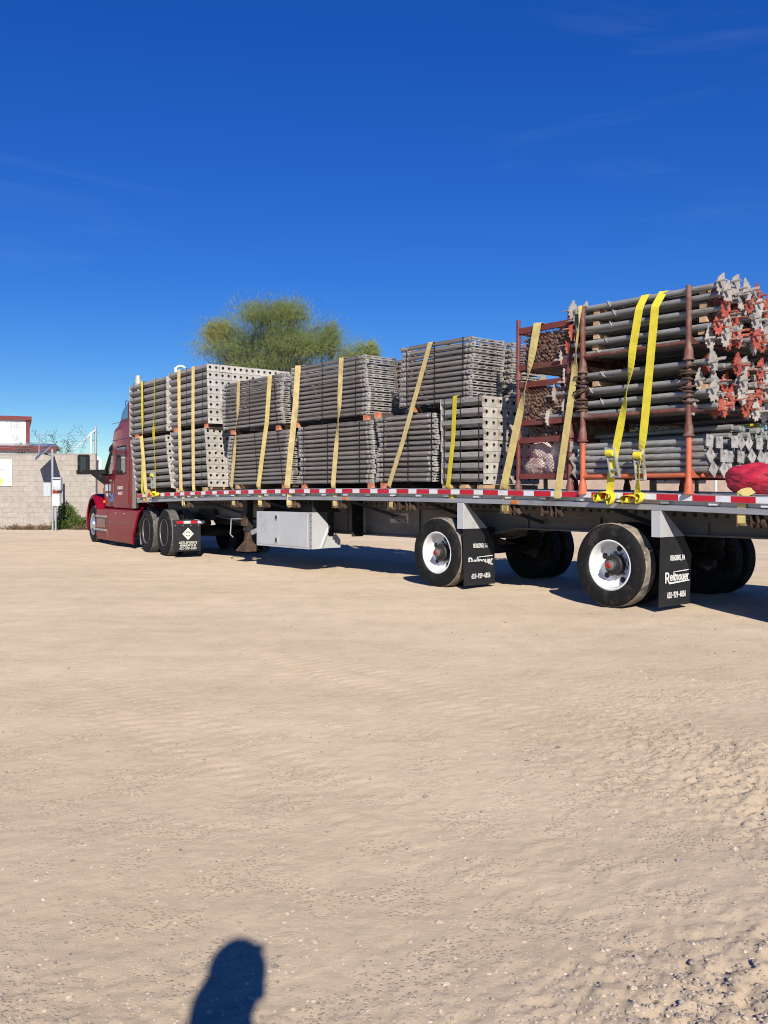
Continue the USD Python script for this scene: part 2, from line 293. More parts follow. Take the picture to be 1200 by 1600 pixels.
usdkit.material(stage, '/World/Looks/dirt', {
    'g': ('geometry', {}),
    'n1': ('noise_texture', {'scale': 0.35, 'detail': 5.0, 'roughness': 0.6}),
    'r1': ('rgb_ramp', {'ramp': [(0.0, (0.44, 0.35, 0.247)), (0.35, (0.49, 0.395, 0.28)), (0.65, (0.56, 0.457, 0.335)), (1.0, (0.59, 0.485, 0.36))]}),
    'n2': ('noise_texture', {'scale': 6.0, 'detail': 8.0, 'roughness': 0.7}),
    'r2': ('rgb_ramp', {'ramp': [(0.0, (0.74, 0.73, 0.72)), (0.4, (0.93, 0.93, 0.93)), (0.6, (1.03, 1.03, 1.02)), (1.0, (1.22, 1.2, 1.16))]}),
    'm1': ('mix_color', {'blend_type': 'multiply', 'fac': 1.0, 'use_clamp_result': False}),
    'mt': ('mapping', {'rotation': (0.0, 0.0, 0.62), 'scale': (0.16, 1.9, 1.0)}),
    'nt': ('noise_texture', {'scale': 1.0, 'detail': 5.0, 'roughness': 0.6}),
    'rt': ('rgb_ramp', {'ramp': [(0.0, (0.84, 0.83, 0.82)), (0.38, (0.92, 0.92, 0.91)), (0.58, (1.0, 1.0, 1.0)), (1.0, (1.06, 1.05, 1.03))]}),
    'm3': ('mix_color', {'blend_type': 'multiply', 'fac': 0.8, 'use_clamp_result': False}),
    'ns': ('noise_texture', {'scale': 95.0, 'detail': 3.0, 'roughness': 0.6}),
    'rs': ('rgb_ramp', {'ramp': [(0.0, (0.6, 0.58, 0.56)), (0.29, (0.72, 0.7, 0.68)), (0.36, (1, 1, 1)), (0.66, (1, 1, 1)), (0.74, (1.14, 1.12, 1.1)), (1.0, (1.2, 1.18, 1.15))]}),
    'm4': ('mix_color', {'blend_type': 'multiply', 'fac': 0.75, 'use_clamp_result': False}),
    'v': ('voronoi_texture', {'scale': 55.0, 'feature': 'f1', 'randomness': 1.0}),
    'rv': ('rgb_ramp', {'ramp': [(0.0, (1, 1, 1)), (0.22, (1, 1, 1)), (0.36, (0, 0, 0)), (1.0, (0, 0, 0))]}),
    'n4': ('noise_texture', {'scale': 3.0, 'detail': 3.0}),
    'r4': ('rgb_ramp', {'ramp': [(0.0, (0, 0, 0)), (0.48, (0, 0, 0)), (0.62, (1, 1, 1)), (1.0, (1, 1, 1))]}),
    'mm': ('math', {'math_type': 'multiply'}),
    'n3': ('noise_texture', {'scale': 48.0, 'detail': 7.0, 'roughness': 0.78}),
    'b1': ('bump', {'strength': 0.75, 'distance': 0.014}),
    'b2': ('bump', {'strength': 0.7, 'distance': 0.012}),
    'p': ('principled_bsdf', {'roughness': 0.95, 'specular_ior_level': 0.15, 'diffuse_roughness': 0.6}),
}, [('g.position', 'n1.vector'), ('g.position', 'n2.vector'), ('g.position', 'n3.vector'), ('g.position', 'v.vector'), ('g.position', 'n4.vector'), ('n1.fac', 'r1.fac'), ('n2.fac', 'r2.fac'),
    ('r1.color', 'm1.a'), ('r2.color', 'm1.b'), ('g.position', 'mt.vector'), ('mt.vector', 'nt.vector'), ('nt.fac', 'rt.fac'), ('g.position', 'ns.vector'), ('ns.fac', 'rs.fac'), ('m1.result', 'm3.a'), ('rt.color', 'm3.b'), ('m3.result', 'm4.a'), ('rs.color', 'm4.b'), ('m4.result', 'p.base_color'), ('v.distance', 'rv.fac'), ('n4.fac', 'r4.fac'), ('rv.color', 'mm.value1'), ('r4.color', 'mm.value2'),
    ('n3.fac', 'b1.height'), ('b1.normal', 'b2.normal'), ('mm.value', 'b2.height'), ('b2.normal', 'p.normal')], surface='p.BSDF')
LK['dirt'] = UsdShade.Material.Get(stage, '/World/Looks/dirt')

# ------------------------------------------------------------------ ground
def axis(lo, hi, step, far_lo, far_hi, grow=1.12):
    a = list(np.arange(lo, hi + step / 2, step)); d = step
    while a[-1] < far_hi: d *= grow; a.append(a[-1] + d)
    d = step; b = []; x = lo
    while x > far_lo: d *= grow; x -= d; b.append(x)
    return np.array(b[::-1] + a)
gx = axis(-2.2, 3.6, 0.013, -2500, 2500, 1.05); gy = axis(1.9, 7.5, 0.014, -2000, 3000, 1.045)
GX, GY = np.meshgrid(gx, gy, indexing='ij')
def rough_mask(x, y):
    m = meshkit.noise(np.stack([x * 0.9 + 7, y * 0.9, 0 * x], -1), 3)
    side = np.clip((x - 0.25 - 0.12 * (y - 3)) / 1.2, 0, 1)
    low = np.clip((3.4 - y) / 1.2, 0, 1) * 0.55
    return np.clip(side * np.clip((7.5 - y) / 4, 0.12, 1) + low, 0, 1) * np.clip((m - 0.28) / 0.3, 0, 1)
def gz(x, y):
    p = np.stack([x, y, 0 * x], -1)
    near = np.exp(-(np.maximum(0, np.hypot(x, y - 4) - 5) / 9) ** 2)
    z = (meshkit.fbm(p * 0.45, 3, 1) - 0.5) * 0.07 * np.exp(-(np.hypot(x, y - 5) / 40) ** 2)
    z += (meshkit.fbm(p * np.array([2.2, 4.5, 1]), 4, 8) - 0.5) * 0.006 * near
    z += (np.abs(meshkit.fbm(p * np.array([5, 9, 1]), 4, 21) - 0.5)) * -0.008 * near
    r = rough_mask(x, y)
    al = -0.640 * x + 0.768 * y; ac = 0.768 * x + 0.640 * y + 0.25 * np.sin(al * 0.35)
    for u0, dpt in ((2.55, .006), (2.92, .005), (4.3, .0075), (4.66, .006), (5.6, .004)):   # faint tyre tracks along the yard
        du = (ac - u0) / 0.12
        z -= dpt * np.exp(-du ** 4) * (0.75 + 0.35 * np.sign(np.sin(al * 55 + 2.2 * np.abs(du)))) * (0.4 + 0.8 * meshkit.noise(p * 0.8, 91)) * near
    z += r * (np.abs(meshkit.fbm(p * 17, 4, 31) - 0.5) * -0.09 + (meshkit.fbm(p * 34, 3, 36) - .5) * 0.03) * near + (meshkit.fbm(p * 26, 3, 41) - 0.5) * 0.0075 * near
    n = meshkit.noise(p * 20, 77); z += r * np.clip(n - 0.62, 0, 1) * 0.05 * near
    return z
g = MB().grid(np.stack([GX, GY, gz(GX, GY)], -1))
gp = obj('ground', g, 'dirt', smooth=True); tag(gp, 'pale compacted dirt yard with scattered stones', 'ground', kind='structure')

def rock(seed, sub=1):
    m = trimesh.creation.icosphere(sub, 1.0); v = np.array(m.vertices); q = np.random.default_rng(seed)
    v = v * (0.72 + 0.5 * meshkit.noise(v * 1.3 + seed * 5, seed))[:, None] * np.array([1.0, 0.72, 0.5]) + 0.16 * q.normal(size=v.shape) * np.array([1, 1, .5]); return v, np.array(m.faces)
pi = UsdGeom.PointInstancer.Define(stage, '/World/gravel'); tag('/World/gravel', 'loose stones and grit strewn over the dirt', 'gravel', kind='stuff')
protos = []
for k in range(4):
    protos.append(Sdf.Path(obj('stone', rock(k), ('pebble', 'pebble_pale', 'pebble_grey', 'pebble')[k], '/World/gravel', smooth=False)))
pi.CreatePrototypesRel().SetTargets(protos)
N = 90000
yy = 1.95 + 13 * nrg.random(N) ** 1.7; xv = (nrg.random(N) * 1.15 - 0.575) * yy * 0.9
keep = nrg.random(N) < (0.30 + 0.70 * rough_mask(xv, yy)) * np.clip(0.35 + meshkit.noise(np.stack([xv * 1.7, yy * 1.7, 0 * xv], -1), 9), 0, 1)
xv, yy = xv[keep], yy[keep]; n = len(xv)
rm = rough_mask(xv, yy)
sz = np.clip(nrg.lognormal(-5.55, 0.5, n), 0.0015, 0.014) * (0.8 + 0.5 * rm)
big = nrg.random(n) < 0.004; sz[big] = 0.010 + 0.010 * nrg.random(big.sum())
zz = gz(xv, yy) - sz * 0.05
pi.CreatePositionsAttr(Vt.Vec3fArray.FromNumpy(np.stack([xv, yy, zz], 1).astype(np.float32)))
pi.CreateScalesAttr(Vt.Vec3fArray.FromNumpy(np.repeat(sz[:, None], 3, 1).astype(np.float32)))
ang = nrg.random(n) * 6.283
pi.CreateOrientationsAttr(Vt.QuathArray([Gf.Quath(float(math.cos(a / 2)), 0, 0, float(math.sin(a / 2))) for a in ang]))
pi.CreateProtoIndicesAttr(Vt.IntArray([int(q) for q in nrg.integers(0, 4, n)]))

# ------------------------------------------------------------------ flatbed trailer
trailer = thing('flatbed_trailer', 'long silver aluminium flatbed trailer with red and white reflective edge, loaded with scaffolding', 'trailer', T)
S0, S1 = -7.7, 10.05
def sweep(mb, prof, s0, s1, step=0.5):
    """Runs a closed (y, z below the deck) outline along the arched deck."""
    n = max(2, int(abs(s1 - s0) / step) + 1); ss = np.linspace(s0, s1, n); m = len(prof)
    v = np.array([[s, y, float(zd(s)) + z] for s in ss for y, z in prof])
    f = [[i * m + k, i * m + (k + 1) % m, (i + 1) * m + (k + 1) % m, (i + 1) * m + k] for i in range(n - 1) for k in range(m)]
    mb.add(v, f)
    pl = Polygon(prof); ve, fe = trimesh.creation.triangulate_polygon(pl, engine='earcut')
    for s in (ss[0], ss[-1]):
        mb.add(np.array([[s, y, float(zd(s)) + z] for y, z in ve]), np.array(fe))
    return mb
def rect(y0, y1, z0, z1): return [(y0, z0), (y1, z0), (y1, z1), (y0, z1)]
for k in range(8):                                   # deck boards
    y1 = -0.085 - k * 0.304
    obj('deck_board', sweep(MB(), rect(y1 - 0.298, y1, -0.035, 0.0), S0, S1), 'deck_alu', trailer, False)
obj('rub_rail', sweep(MB(), [(-0.014, -0.084), (-0.002, -0.084), (0.0, -0.080), (0.0, -0.006), (-0.002, -0.002), (-0.014, -0.002)], S0, S1, 0.25), 'aluminium', trailer, False)
obj('rub_rail', sweep(MB(), rect(-2.6, -2.588, -0.084, -0.002), S0, S1), 'aluminium', trailer, False)
side = [(-0.084, 0.002), (-0.074, 0.002), (-0.074, -0.125), (-0.018, -0.142), (-0.016, -0.196), (-0.03, -0.2), (-0.09, -0.2), (-0.09, -0.14), (-0.084, -0.13)]
obj('side_rail', sweep(MB(), side, S0, S1, 0.25), 'aluminium', trailer, False)
obj('side_rail', sweep(MB(), [(-2.516 - (y + 0.084), z) for y, z in side][::-1], S0, S1), 'aluminium', trailer, False)
obj('nose_panel', MB().box(S1 + .002, S1 + 0.03, -2.55, -0.02, zd(S1) - 0.2, zd(S1) + 0.01), 'aluminium', trailer, False)
obj('tail_panel', MB().box(S0 - 0.03, S0 - .002, -2.55, -0.02, zd(S0) - 0.2, zd(S0)), 'aluminium', trailer, False)
for i in range(30):                                  # stake pockets
    s = -7.4 + i * 0.6
    z = float(zd(s)); m = MB()
    m.box(s - 0.05, s + 0.05, -0.074, -0.0155, z - 0.118, z - 0.004)
    obj('stake_pocket', m, 'tape_white' if i % 3 else 'aluminium', trailer, False)
s = S0 + 0.05; red = True
while s < S1 - 0.1:                                  # reflective strips on the rub rail
    L = 0.28 if red else 0.178
    obj('red_reflector' if red else 'white_reflector', sweep(MB(), [(0.0015, -0.077), (0.004, -0.077), (0.004, -0.011), (0.0015, -0.011)], s, min(s + L - 0.003, S1), 0.3), 'tape_red' if red else 'tape_white', trailer, False)
    s += L; red = not red
# main beams: shallow at both ends, deep in the middle
def beam_z(s): return float(np.interp(s, [-7.8, -0.9, 0.1, 5.6, 8.0, 10.1], [0.87, 0.87, 0.665, 0.665, 0.93, 0.93]))
for yb in (-0.78, -1.82):
    ss = np.unique(np.concatenate([np.linspace(S0, S1, 40), [-0.9, 0.1, 5.6, 8.0]]))
    m = MB()
    top = np.array([[s, yb, zd(s) - 0.19] for s in ss]); bot = np.array([[s, yb, beam_z(s)] for s in ss])
    for o in (0, -0.02): m.grid(np.stack([top + [0, o, 0], bot + [0, o, 0]], 1) if o == 0 else np.stack([bot + [0, o, 0], top + [0, o, 0]], 1))
    b = obj('main_beam', m, 'beam_alu', trailer, False)
    for w, zo in ((0.16, 0.0), (0.12, None)):
        fl = MB()
        P = np.array([[s, yb - 0.01, (beam_z(s) if zo == 0.0 else float(zd(s)) - 0.2)] for s in ss])
        h = 0.022
        for dz in (-h, 0):
            fl.grid(np.stack([P + [0, -w / 2, dz], P + [0, w / 2, dz]], 1))
        fl.grid(np.stack([P + [0, w / 2, -h], P + [0, w / 2, 0]], 1)); fl.grid(np.stack([P + [0, -w / 2, -h], P + [0, -w / 2, 0]], 1))
        obj('flange', fl, 'beam_alu', b, False)
    if yb > -1:
        slot_marks = MB(); st = MB()
        for s in np.arange(-7.5, 9.5, 0.14): slot_marks.box(s - 0.02, s + 0.02, yb + 0.001, yb + 0.012, zd(s) - 0.285, zd(s) - 0.245)  # raised dark boxes stand in for shaded slots in the web
        p = obj('bolt_row', slot_marks, 'dark_metal', b, False); tag(p, kind='stuff')
        lip = MB()
        P = np.array([[s, yb, float(zd(s)) - 0.335] for s in ss if -1 < s < 6])
        lip.grid(np.stack([P + [0, 0.002, 0.012], P + [0, 0.014, 0.0]], 1)); lip.grid(np.stack([P + [0, 0.014, 0.0], P + [0, 0.002, -0.012]], 1))
        obj('moulding', lip, 'beam_alu', b, False)
        for s in (1.2, 3.1, 4.6, -1.1, -2.35, -3.9):
            st = MB().box(s - 0.012, s + 0.012, yb + 0.001, yb + 0.03, beam_z(s) + 0.004, zd(s) - 0.35); obj('stiffener', st, 'beam_alu', b, False)
for s in np.arange(-7.54, 9.9, 0.61):
    z = float(zd(s)) - 0.04
    obj('cross_member', MB().box(s - 0.025, s + 0.025, -2.5, -0.1, z - 0.115, z), 'dark_metal', trailer, False)
for s0, s1 in ((4.95, 4.35), (2.25, 1.72), (0.35, -0.05), (-1.0, -1.4), (7.2, 6.6), (-3.0, -3.4)):
    obj('side_brace', MB().bar((s0, -0.12, zd(s0) - 0.2), (s1, -0.74, zd(s1) - 0.46), 0.055, 0.05), 'dark_metal', trailer, False)
# amber marker lamps
for s in (2.19, -1.53, 9.7):
    obj('marker_lamp', MB().box(s - 0.05, s + 0.05, -0.0155, 0.004, zd(s) - 0.185, zd(s) - 0.145), 'amber', trailer, False)

def wheel(parent, x, y, r=0.51, w=0.265, sgn=-1, kind='dish', tread='tread_dust'):
    """A tyred wheel turning about y, outer face at y; sgn -1 = its body runs to smaller y."""
    Z = r - 0.012; c = (x, y, Z); k = r / 0.51
    Rm = MB()
    if kind == 'dish':
        Rm.rev([(0.311 * k, .05), (0.307 * k, .022), (0.292 * k, .018), (0.284 * k, .03), (0.268 * k, .055), (0.262 * k, .15), (0.25 * k, .168), (0.22 * k, .176), (0.13 * k, .176), (0.125 * k, .18)], c, 56, sgn)
        rim = obj('wheel', Rm, 'rim_white', parent, 50)
    elif kind == 'cover':
        Rm.rev([(0.311 * k, .05), (0.305 * k, .022), (0.292 * k, .018), (0.285 * k, .03), (0.268 * k, .034), (0.14 * k, .03), (0.10 * k, .018), (0.001, .012)], c, 48, sgn)
        rim = obj('wheel', Rm, 'rubber', parent, 40)
        obj('trim_ring', MB().rev([(0.296 * k, .017), (0.292 * k, .012), (0.282 * k, .018), (0.280 * k, .03)], c, 48, sgn), 'hub_grey', rim, 50)
    elif kind == 'steer':
        Rm.rev([(0.311 * k, .05), (0.305 * k, .018), (0.29 * k, .016), (0.27 * k, .04), (0.25 * k, .07), (0.20 * k, .055), (0.13 * k, .02), (0.12 * k, -0.01), (0.06 * k, -0.04), (0.001, -0.045)], c, 48, sgn)
        rim = obj('wheel', Rm, 'chrome', parent, 30)
        for q in range(10):
            a = q * math.pi / 5
            obj('hand_hole', MB().rev([(0.03, 0.045), (0.026, 0.041), (0.001, 0.041)], (x + 0.215 * k * math.cos(a), y, Z + 0.215 * k * math.sin(a)), 10, sgn), 'dark', rim)  # flat dark disc painted for the shade inside an open hole
    else:
        Rm.rev([(0.31 * k, .03), (0.28 * k, .04), (0.2 * k, .06), (0.001, .06)], c, 32, sgn)
        rim = obj('wheel', Rm, 'hub_grey', parent)
    Ty = MB().rev([(0.30 * k, .05), (0.312 * k, .018), (0.33 * k, .006), (0.36 * k, .001), (0.385 * k, 0.0), (0.39 * k, .003), (0.395 * k, 0.0), (0.43 * k, .004), (0.465 * k, .012), (0.488 * k, .024), (0.500 * k, .040)], c, 56, sgn)
    Ty.rev([(0.500 * k, w - .03), (0.46 * k, w - .01), (0.385 * k, w), (0.32 * k, w - .02), (0.28 * k, w - .05), (0.2 * k, w - .05)], c, 40, sgn)
    obj('tyre', Ty, 'rubber', rim, 60)
    pr = [(0.4995 * k, .0385), (0.507 * k, .05)]
    gw = (w - 0.09) / 4
    for q in range(4):
        y0 = 0.05 + q * gw; e = 0.510 if 0 < q < 3 else 0.508
        pr += [(e * k, y0 + 0.002), (e * k, y0 + gw - 0.008), (0.498 * k, y0 + gw - 0.006), (0.498 * k, y0 + gw - 0.001)]
    pr += [(0.509 * k, w - .042), (0.4995 * k, w - .0295)]
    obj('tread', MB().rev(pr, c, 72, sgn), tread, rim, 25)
    if kind == 'dish':
        hub = MB().rev([(0.128 * k, .178), (0.125 * k, .10), (0.115 * k, .085), (0.085 * k, .082), (0.08 * k, .045), (0.07 * k, .035), (0.04, .033)], c, 28, sgn)
        h = obj('hub', hub, 'dark_metal', rim, 30)
        obj('hub_cap', MB().rev([(0.062, .035), (0.06, .02), (0.044, .015), (0.04, .002), (0.025, -.004), (0.001, -.004)], c, 24, sgn), 'hub_grey', rim, 30)
        obj('oil_cap', MB().rev([(0.036, .002), (0.036, -.014), (0.028, -.022), (0.001, -.023)], c, 20, sgn), 'cap_red', rim, 30)
        for q in range(5):
            a = q * 2 * math.pi / 5 + 0.5
            obj('hand_hole', MB().rev([(0.036, .172), (0.034, .168), (0.001, .168)], (x + 0.2 * k * math.cos(a), y, Z + 0.2 * k * math.sin(a)), 16, sgn), 'dark', rim)  # dark disc instead of an opening, its inner shade put in as colour
        for q in range(10):
            a = q * 2 * math.pi / 10 + 0.2
            obj('lug_nut', MB().rev([(0.017, .178), (0.017, .145), (0.01, .14), (0.001, .14)], (x + 0.148 * k * math.cos(a), y, Z + 0.148 * k * math.sin(a)), 6, sgn), 'hub_grey', rim)
    return rim
for ax in (0.0, -3.04):  # inner and far treads take dark rubber: shade put into their colour
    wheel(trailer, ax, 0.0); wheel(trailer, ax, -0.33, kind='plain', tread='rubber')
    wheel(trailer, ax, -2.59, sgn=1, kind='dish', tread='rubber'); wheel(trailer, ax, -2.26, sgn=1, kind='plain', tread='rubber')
    obj('axle', MB().tube([(ax, -0.3, 0.5), (ax, -2.3, 0.5)], 0.065, 14), 'dark_metal', trailer)
    for yb in (-0.80, -1.80):
        obj('suspension_hanger', MB().box(ax + 0.45, ax + 0.6, yb - 0.07, yb + 0.07, 0.5, beam_z(ax + .5) + .02), 'dark_metal', trailer, False)
        obj('suspension_arm', MB().bar((ax + 0.52, yb, 0.58), (ax - 0.35, yb, 0.46), 0.1, 0.12), 'dark_metal', trailer, False)
        obj('air_spring', MB().rev([(0.001, 0), (0.11, 0.0), (0.13, 0.08), (0.11, 0.16), (0.13, 0.24), (0.11, 0.3), (0.001, 0.3)], (0, 0, 0), 20).get() and MB().tube([(ax - 0.34, yb, z) for z in (0.5, 0.58, 0.64, 0.72, 0.8, 0.86)], [0.1, 0.13, 0.105, 0.13, 0.105, 0.12], 18), 'rubber', trailer)
    obj('brake_chamber', MB().tube([(ax + 0.2, -1.0, 0.62), (ax + 0.45, -1.0, 0.68)], 0.09, 16), 'dark_metal', trailer)
# mud flaps with brackets behind the two near wheels
REAR = lambda s, v, z: mat4((0, -1, 0), (0, 0, 1), (-1, 0, 0), (s, v, z))
for i, s in enumerate((-0.56, -3.75)):
    z1 = float(zd(s)) - 0.2
    br = obj('flap_bracket', MB().box(s + 0.002, s + 0.11, -0.006, 0.0, 0.86, z1).prism([(0, 0.86), (0.5, 0.86), (0.07, z1), (0.0, z1)], 0.006, mat4((0, -1, 0), (0, 0, 1), (-1, 0, 0), (s + 0.002, 0, 0))), 'box_alu', trailer, False)
    fp = [(0.0, 0.055), (0.63, 0.055), (0.63, 0.64), (0.47, 0.858), (0.0, 0.858)]
    fl = MB()
    Mx = REAR(s - 0.006, 0.0, 0)
    fl.prism(fp, 0.01, Mx)
    v, f = fl.get(); v = v.copy(); v[:, 0] += 0.03 * np.clip((0.8 - v[:, 2]) / 0.8, 0, 1) ** 2 * (1 if i else -0.6)
    fl2 = MB().add(v, f)
    fp_ = obj('mud_flap', fl2, 'flap', trailer, False)
    off = lambda z: 0.03 * max(0, (0.8 - z) / 0.8) ** 2 * (1 if i else -0.6)
    for j, (tx, h, w, z) in enumerate((('READING, PA', 0.058, 0.30, 0.615), ('610-929-4856', 0.066, 0.38, 0.185))):
        obj('lettering', text(MB(), tx, h, REAR(s - 0.0175 + off(z), -0.34, z), w), 'white_print', fp_, False)
    Lg = MB(); sl = REAR(s - 0.0175 + off(0.395), -0.34, 0.395)
    text(Lg, 'R', 0.118, sl @ mat4((1, 0, 0), (0, 1, 0), (0, 0, 1), (-0.205, -0.006, 0)), 0.085)
    text(Lg, 'eitnouer', 0.088, sl @ mat4((1, 0, 0), (0.18, 1, 0), (0, 0, 1), (0.045, 0.0, 0)), 0.39)
    Lg.prism([(-0.165, -0.082), (0.25, -0.062), (0.25, -0.048), (-0.165, -0.062)], 0.003, sl)
    Lg.prism([(-0.08, 0.052), (0.25, 0.063), (0.25, 0.075), (-0.07, 0.06)], 0.003, sl)
    obj('lettering', Lg, 'white_print', fp_, False)
obj('mud_flap', MB().box(-5.16, -5.15, -0.62, -0.01, 0.05, 0.86), 'flap', trailer, False)
obj('flap_bracket', MB().box(-5.148, -5.12, -0.62, -0.01, 0.80, zd(-5.1) - 0.2), 'dark_metal', trailer, False)
obj('sticker', MB().box(1.48, 1.95, -0.779, -0.776, 0.87, 1.03), 'sticker', trailer, False)
FACE = lambda s, v, z: mat4((-1, 0, 0), (0, 0, 1), (0, 1, 0), (s, v, z))
obj('lettering', text(text(MB(), 'McKinney', 0.075, FACE(1.73, -0.7755, 0.975), 0.40), 'TRAILER', 0.05, FACE(1.66, -0.7755, 0.905), 0.30), 'dark_print', trailer, False)
# tool box
tb = obj('tool_box', MB().prism([(0.0, 0.395), (0.0, 1.03), (-0.17, 1.03), (-0.42, 0.80), (-0.22, 0.395)], 1.70, mat4((0, 1, 0), (0, 0, 1), (1, 0, 0), (3.18, 0.0, 0))), 'box_alu', trailer, False)
obj('door', MB().box(3.23, 4.08, 0.001, 0.008, 0.43, 1.0), 'box_alu', tb, False)
obj('door', MB().box(4.09, 4.84, 0.001, 0.008, 0.43, 1.0), 'box_alu', tb, False)
for z in (0.52, 0.93):
    lk = obj('latch', MB().prism(Point(0, 0).buffer(0.055).intersection(shapely.box(-0.045, -0.06, 0.045, 0.06)), 0.012, FACE(4.2, 0.009, z)), 'chrome', tb, 40)
    obj('handle', MB().box(4.17, 4.21, 0.021, 0.032, z - 0.035, z + 0.03), 'dark_metal', lk, False)
obj('edge_strip', MB().box(3.172, 3.178, -0.045, 0.004, 0.4, 1.025), 'galv', tb, False)
for z in np.linspace(0.45, 0.98, 6):
    obj('rivet', MB().rev([(0.009, 0.0), (0.006, -0.006), (0.0005, -0.007)], (0, 0, 0), 8).get() and MB().box(3.166, 3.172, -0.028, -0.012, z - 0.008, z + 0.008), 'dark_metal', tb, False)
obj('edge_strip', MB().bar((3.172, -0.24, 0.40), (3.172, -0.425, 0.79), 0.03, 0.025), 'box_alu', tb, False)
for s in (3.22, 4.8):
    obj('cradle', MB().prism([(-0.24, 0.40), (-0.70, 0.40), (-0.70, 0.54), (-0.60, 0.65), (-0.52, 0.60), (-0.45, 0.60), (-0.40, 0.66), (-0.36, 0.62)], 0.012, mat4((0, 1, 0), (0, 0, 1), (1, 0, 0), (s, 0, 0))), 'box_alu', tb, False)
    obj('hanger', MB().box(s + 0.06, s + 0.12, -0.60, -0.5, 0.6, zd(s) - 0.15), 'dark_metal', tb, False)
    obj('hanger', MB().box(s + 0.02, s + 0.05, -0.70, -0.12, 1.03, zd(s) - 0.155), 'dark_metal', tb, False)
obj('lashing_panel', MB().box(2.62, 2.64, -0.74, -0.5, 0.62, zd(2.6) - 0.15), 'rubber', trailer, False)
# landing gear
for v in (-0.42, -2.16):
    lg = obj('landing_leg', MB().box(5.80, 5.95, v - 0.07, v + 0.07, 0.62, 1.23), 'dark_metal', trailer, False)
    obj('inner_leg', MB().box(5.825, 5.925, v - 0.05, v + 0.05, 0.38, 0.66), 'rusty', lg, False)
    obj('foot', MB().grid([[(5.875 + a * x, v + a * y, z) for x, y in ((-1, -1), (1, -1), (1, 1), (-1, 1), (-1, -1))] for a, z in ((0.055, 0.5), (0.06, 0.42), (0.17, 0.25), (0.18, 0.22), (0.001, 0.219))]), 'rusty', lg, False)
    obj('gear_box', MB().box(5.78, 5.97, v + 0.071, v + 0.11, 0.72, 0.98), 'rusty', lg, False)
obj('landing_brace', MB().bar((5.78, -0.45, 0.58), (4.75, -0.72, 0.98), 0.06, 0.09), 'galv', trailer, False)
obj('landing_brace', MB().bar((5.78, -2.1, 0.58), (4.75, -1.86, 0.98), 0.06, 0.09), 'galv', trailer, False)
obj('cross_shaft', MB().tube([(5.875, -0.36, 0.86), (5.875, -2.1, 0.86)], 0.025), 'dark_metal', trailer)
obj('crank_handle', MB().tube([(5.9, -0.3, 0.86), (5.9, -0.18, 0.86), (6.08, -0.16, 0.86), (6.1, -0.16, 0.72), (6.1, -0.15, 0.55), (6.0, -0.15, 0.50)], 0.014), 'galv', trailer)
obj('gusset_panel', MB().prism([(5.2, 0.92), (6.1, 1.22), (4.9, 1.24), (4.9, 0.92)], 0.015, mat4((1, 0, 0), (0, 0, 1), (0, -1, 0), (0, -0.6, 0))), 'beam_alu', trailer, False)
obj('air_tank', MB().tube([(8.6, -1.3, 0.8), (7.5, -1.3, 0.8)], 0.14, 18), 'dark_metal', trailer)
# rear under-ride guard
for v in (-0.35, -2.2):
    obj('guard_post', MB().bar((S0 + 0.12, v, zd(S0) - 0.2), (S0 + 0.05, v, 0.5), 0.09, 0.09, (0, 1, 0)), 'aluminium', trailer, False)
obj('guard_bar', MB().box(S0, S0 + 0.1, -2.5, -0.06, 0.45, 0.56), 'aluminium', trailer, False)
# strap winches under the side rail
WIN = (7.75, 5.78, 4.81, 3.83, 2.48, 1.04, 0.76, -1.34, -2.05, -4.75)
for s in WIN:
    z = float(zd(s)) - 0.2; m = MB()
    for ds in (-0.085, -0.165):
        m.prism([(-0.02, z), (-0.12, z), (-0.14, z - 0.11), (-0.09, z - 0.15), (-0.03, z - 0.13)], 0.01, mat4((0, 1, 0), (0, 0, 1), (1, 0, 0), (s + ds, 0, 0)))
    w = obj('winch', m, 'rusty', trailer, False)
    obj('drum', MB().tube([(s + 0.075, -0.075, z - 0.09), (s - 0.2, -0.075, z - 0.09)], 0.026, 12), 'rusty', w)
    obj('drum_cap', MB().tube([(s - 0.19, -0.075, z - 0.09), (s - 0.225, -0.075, z - 0.09)], 0.045, 12), 'rusty', w)
    obj('bracket', MB().box(s + 0.07, s + 0.08, -0.13, -0.02, z - 0.13, z), 'rusty', w, False)

# ------------------------------------------------------------------ tractor
truck = thing('semi_truck', 'dark red sleeper semi truck hitched to the flatbed, seen from its driver side', 'truck', C)
CX = -1.22                                           # centre line
def ring(x, w, z0, z1, r, rb=0.06, n=7):
    """Rounded section across the truck: half width w, top corners r, bottom corners rb."""
    p = []
    for cy, cz, rr, a0 in ((w - rb, z0 + rb, rb, -90), (w - r, z1 - r, r, 0), (-(w - r), z1 - r, r, 90), (-(w - rb), z0 + rb, rb, 180)):
        for k in range(n): a = math.radians(a0 + 90 * k / (n - 1)); p.append((x, CX + cy + rr * math.cos(a), cz + rr * math.sin(a)))
    p.append(p[0]); return p
def loft(rs, caps=True):
    m = MB(); R = np.array([ring(*r) for r in rs]); m.grid(R[:, ::-1])
    if caps:
        for k, o in ((0, 1), (-1, -1)):
            c = R[k].mean(0); n = len(R[k]) - 1
            m.add(np.vstack([R[k][:-1], c[None]]), [[i, (i + 1) % n, n] if o > 0 else [(i + 1) % n, i, n] for i in range(n)])
    return m
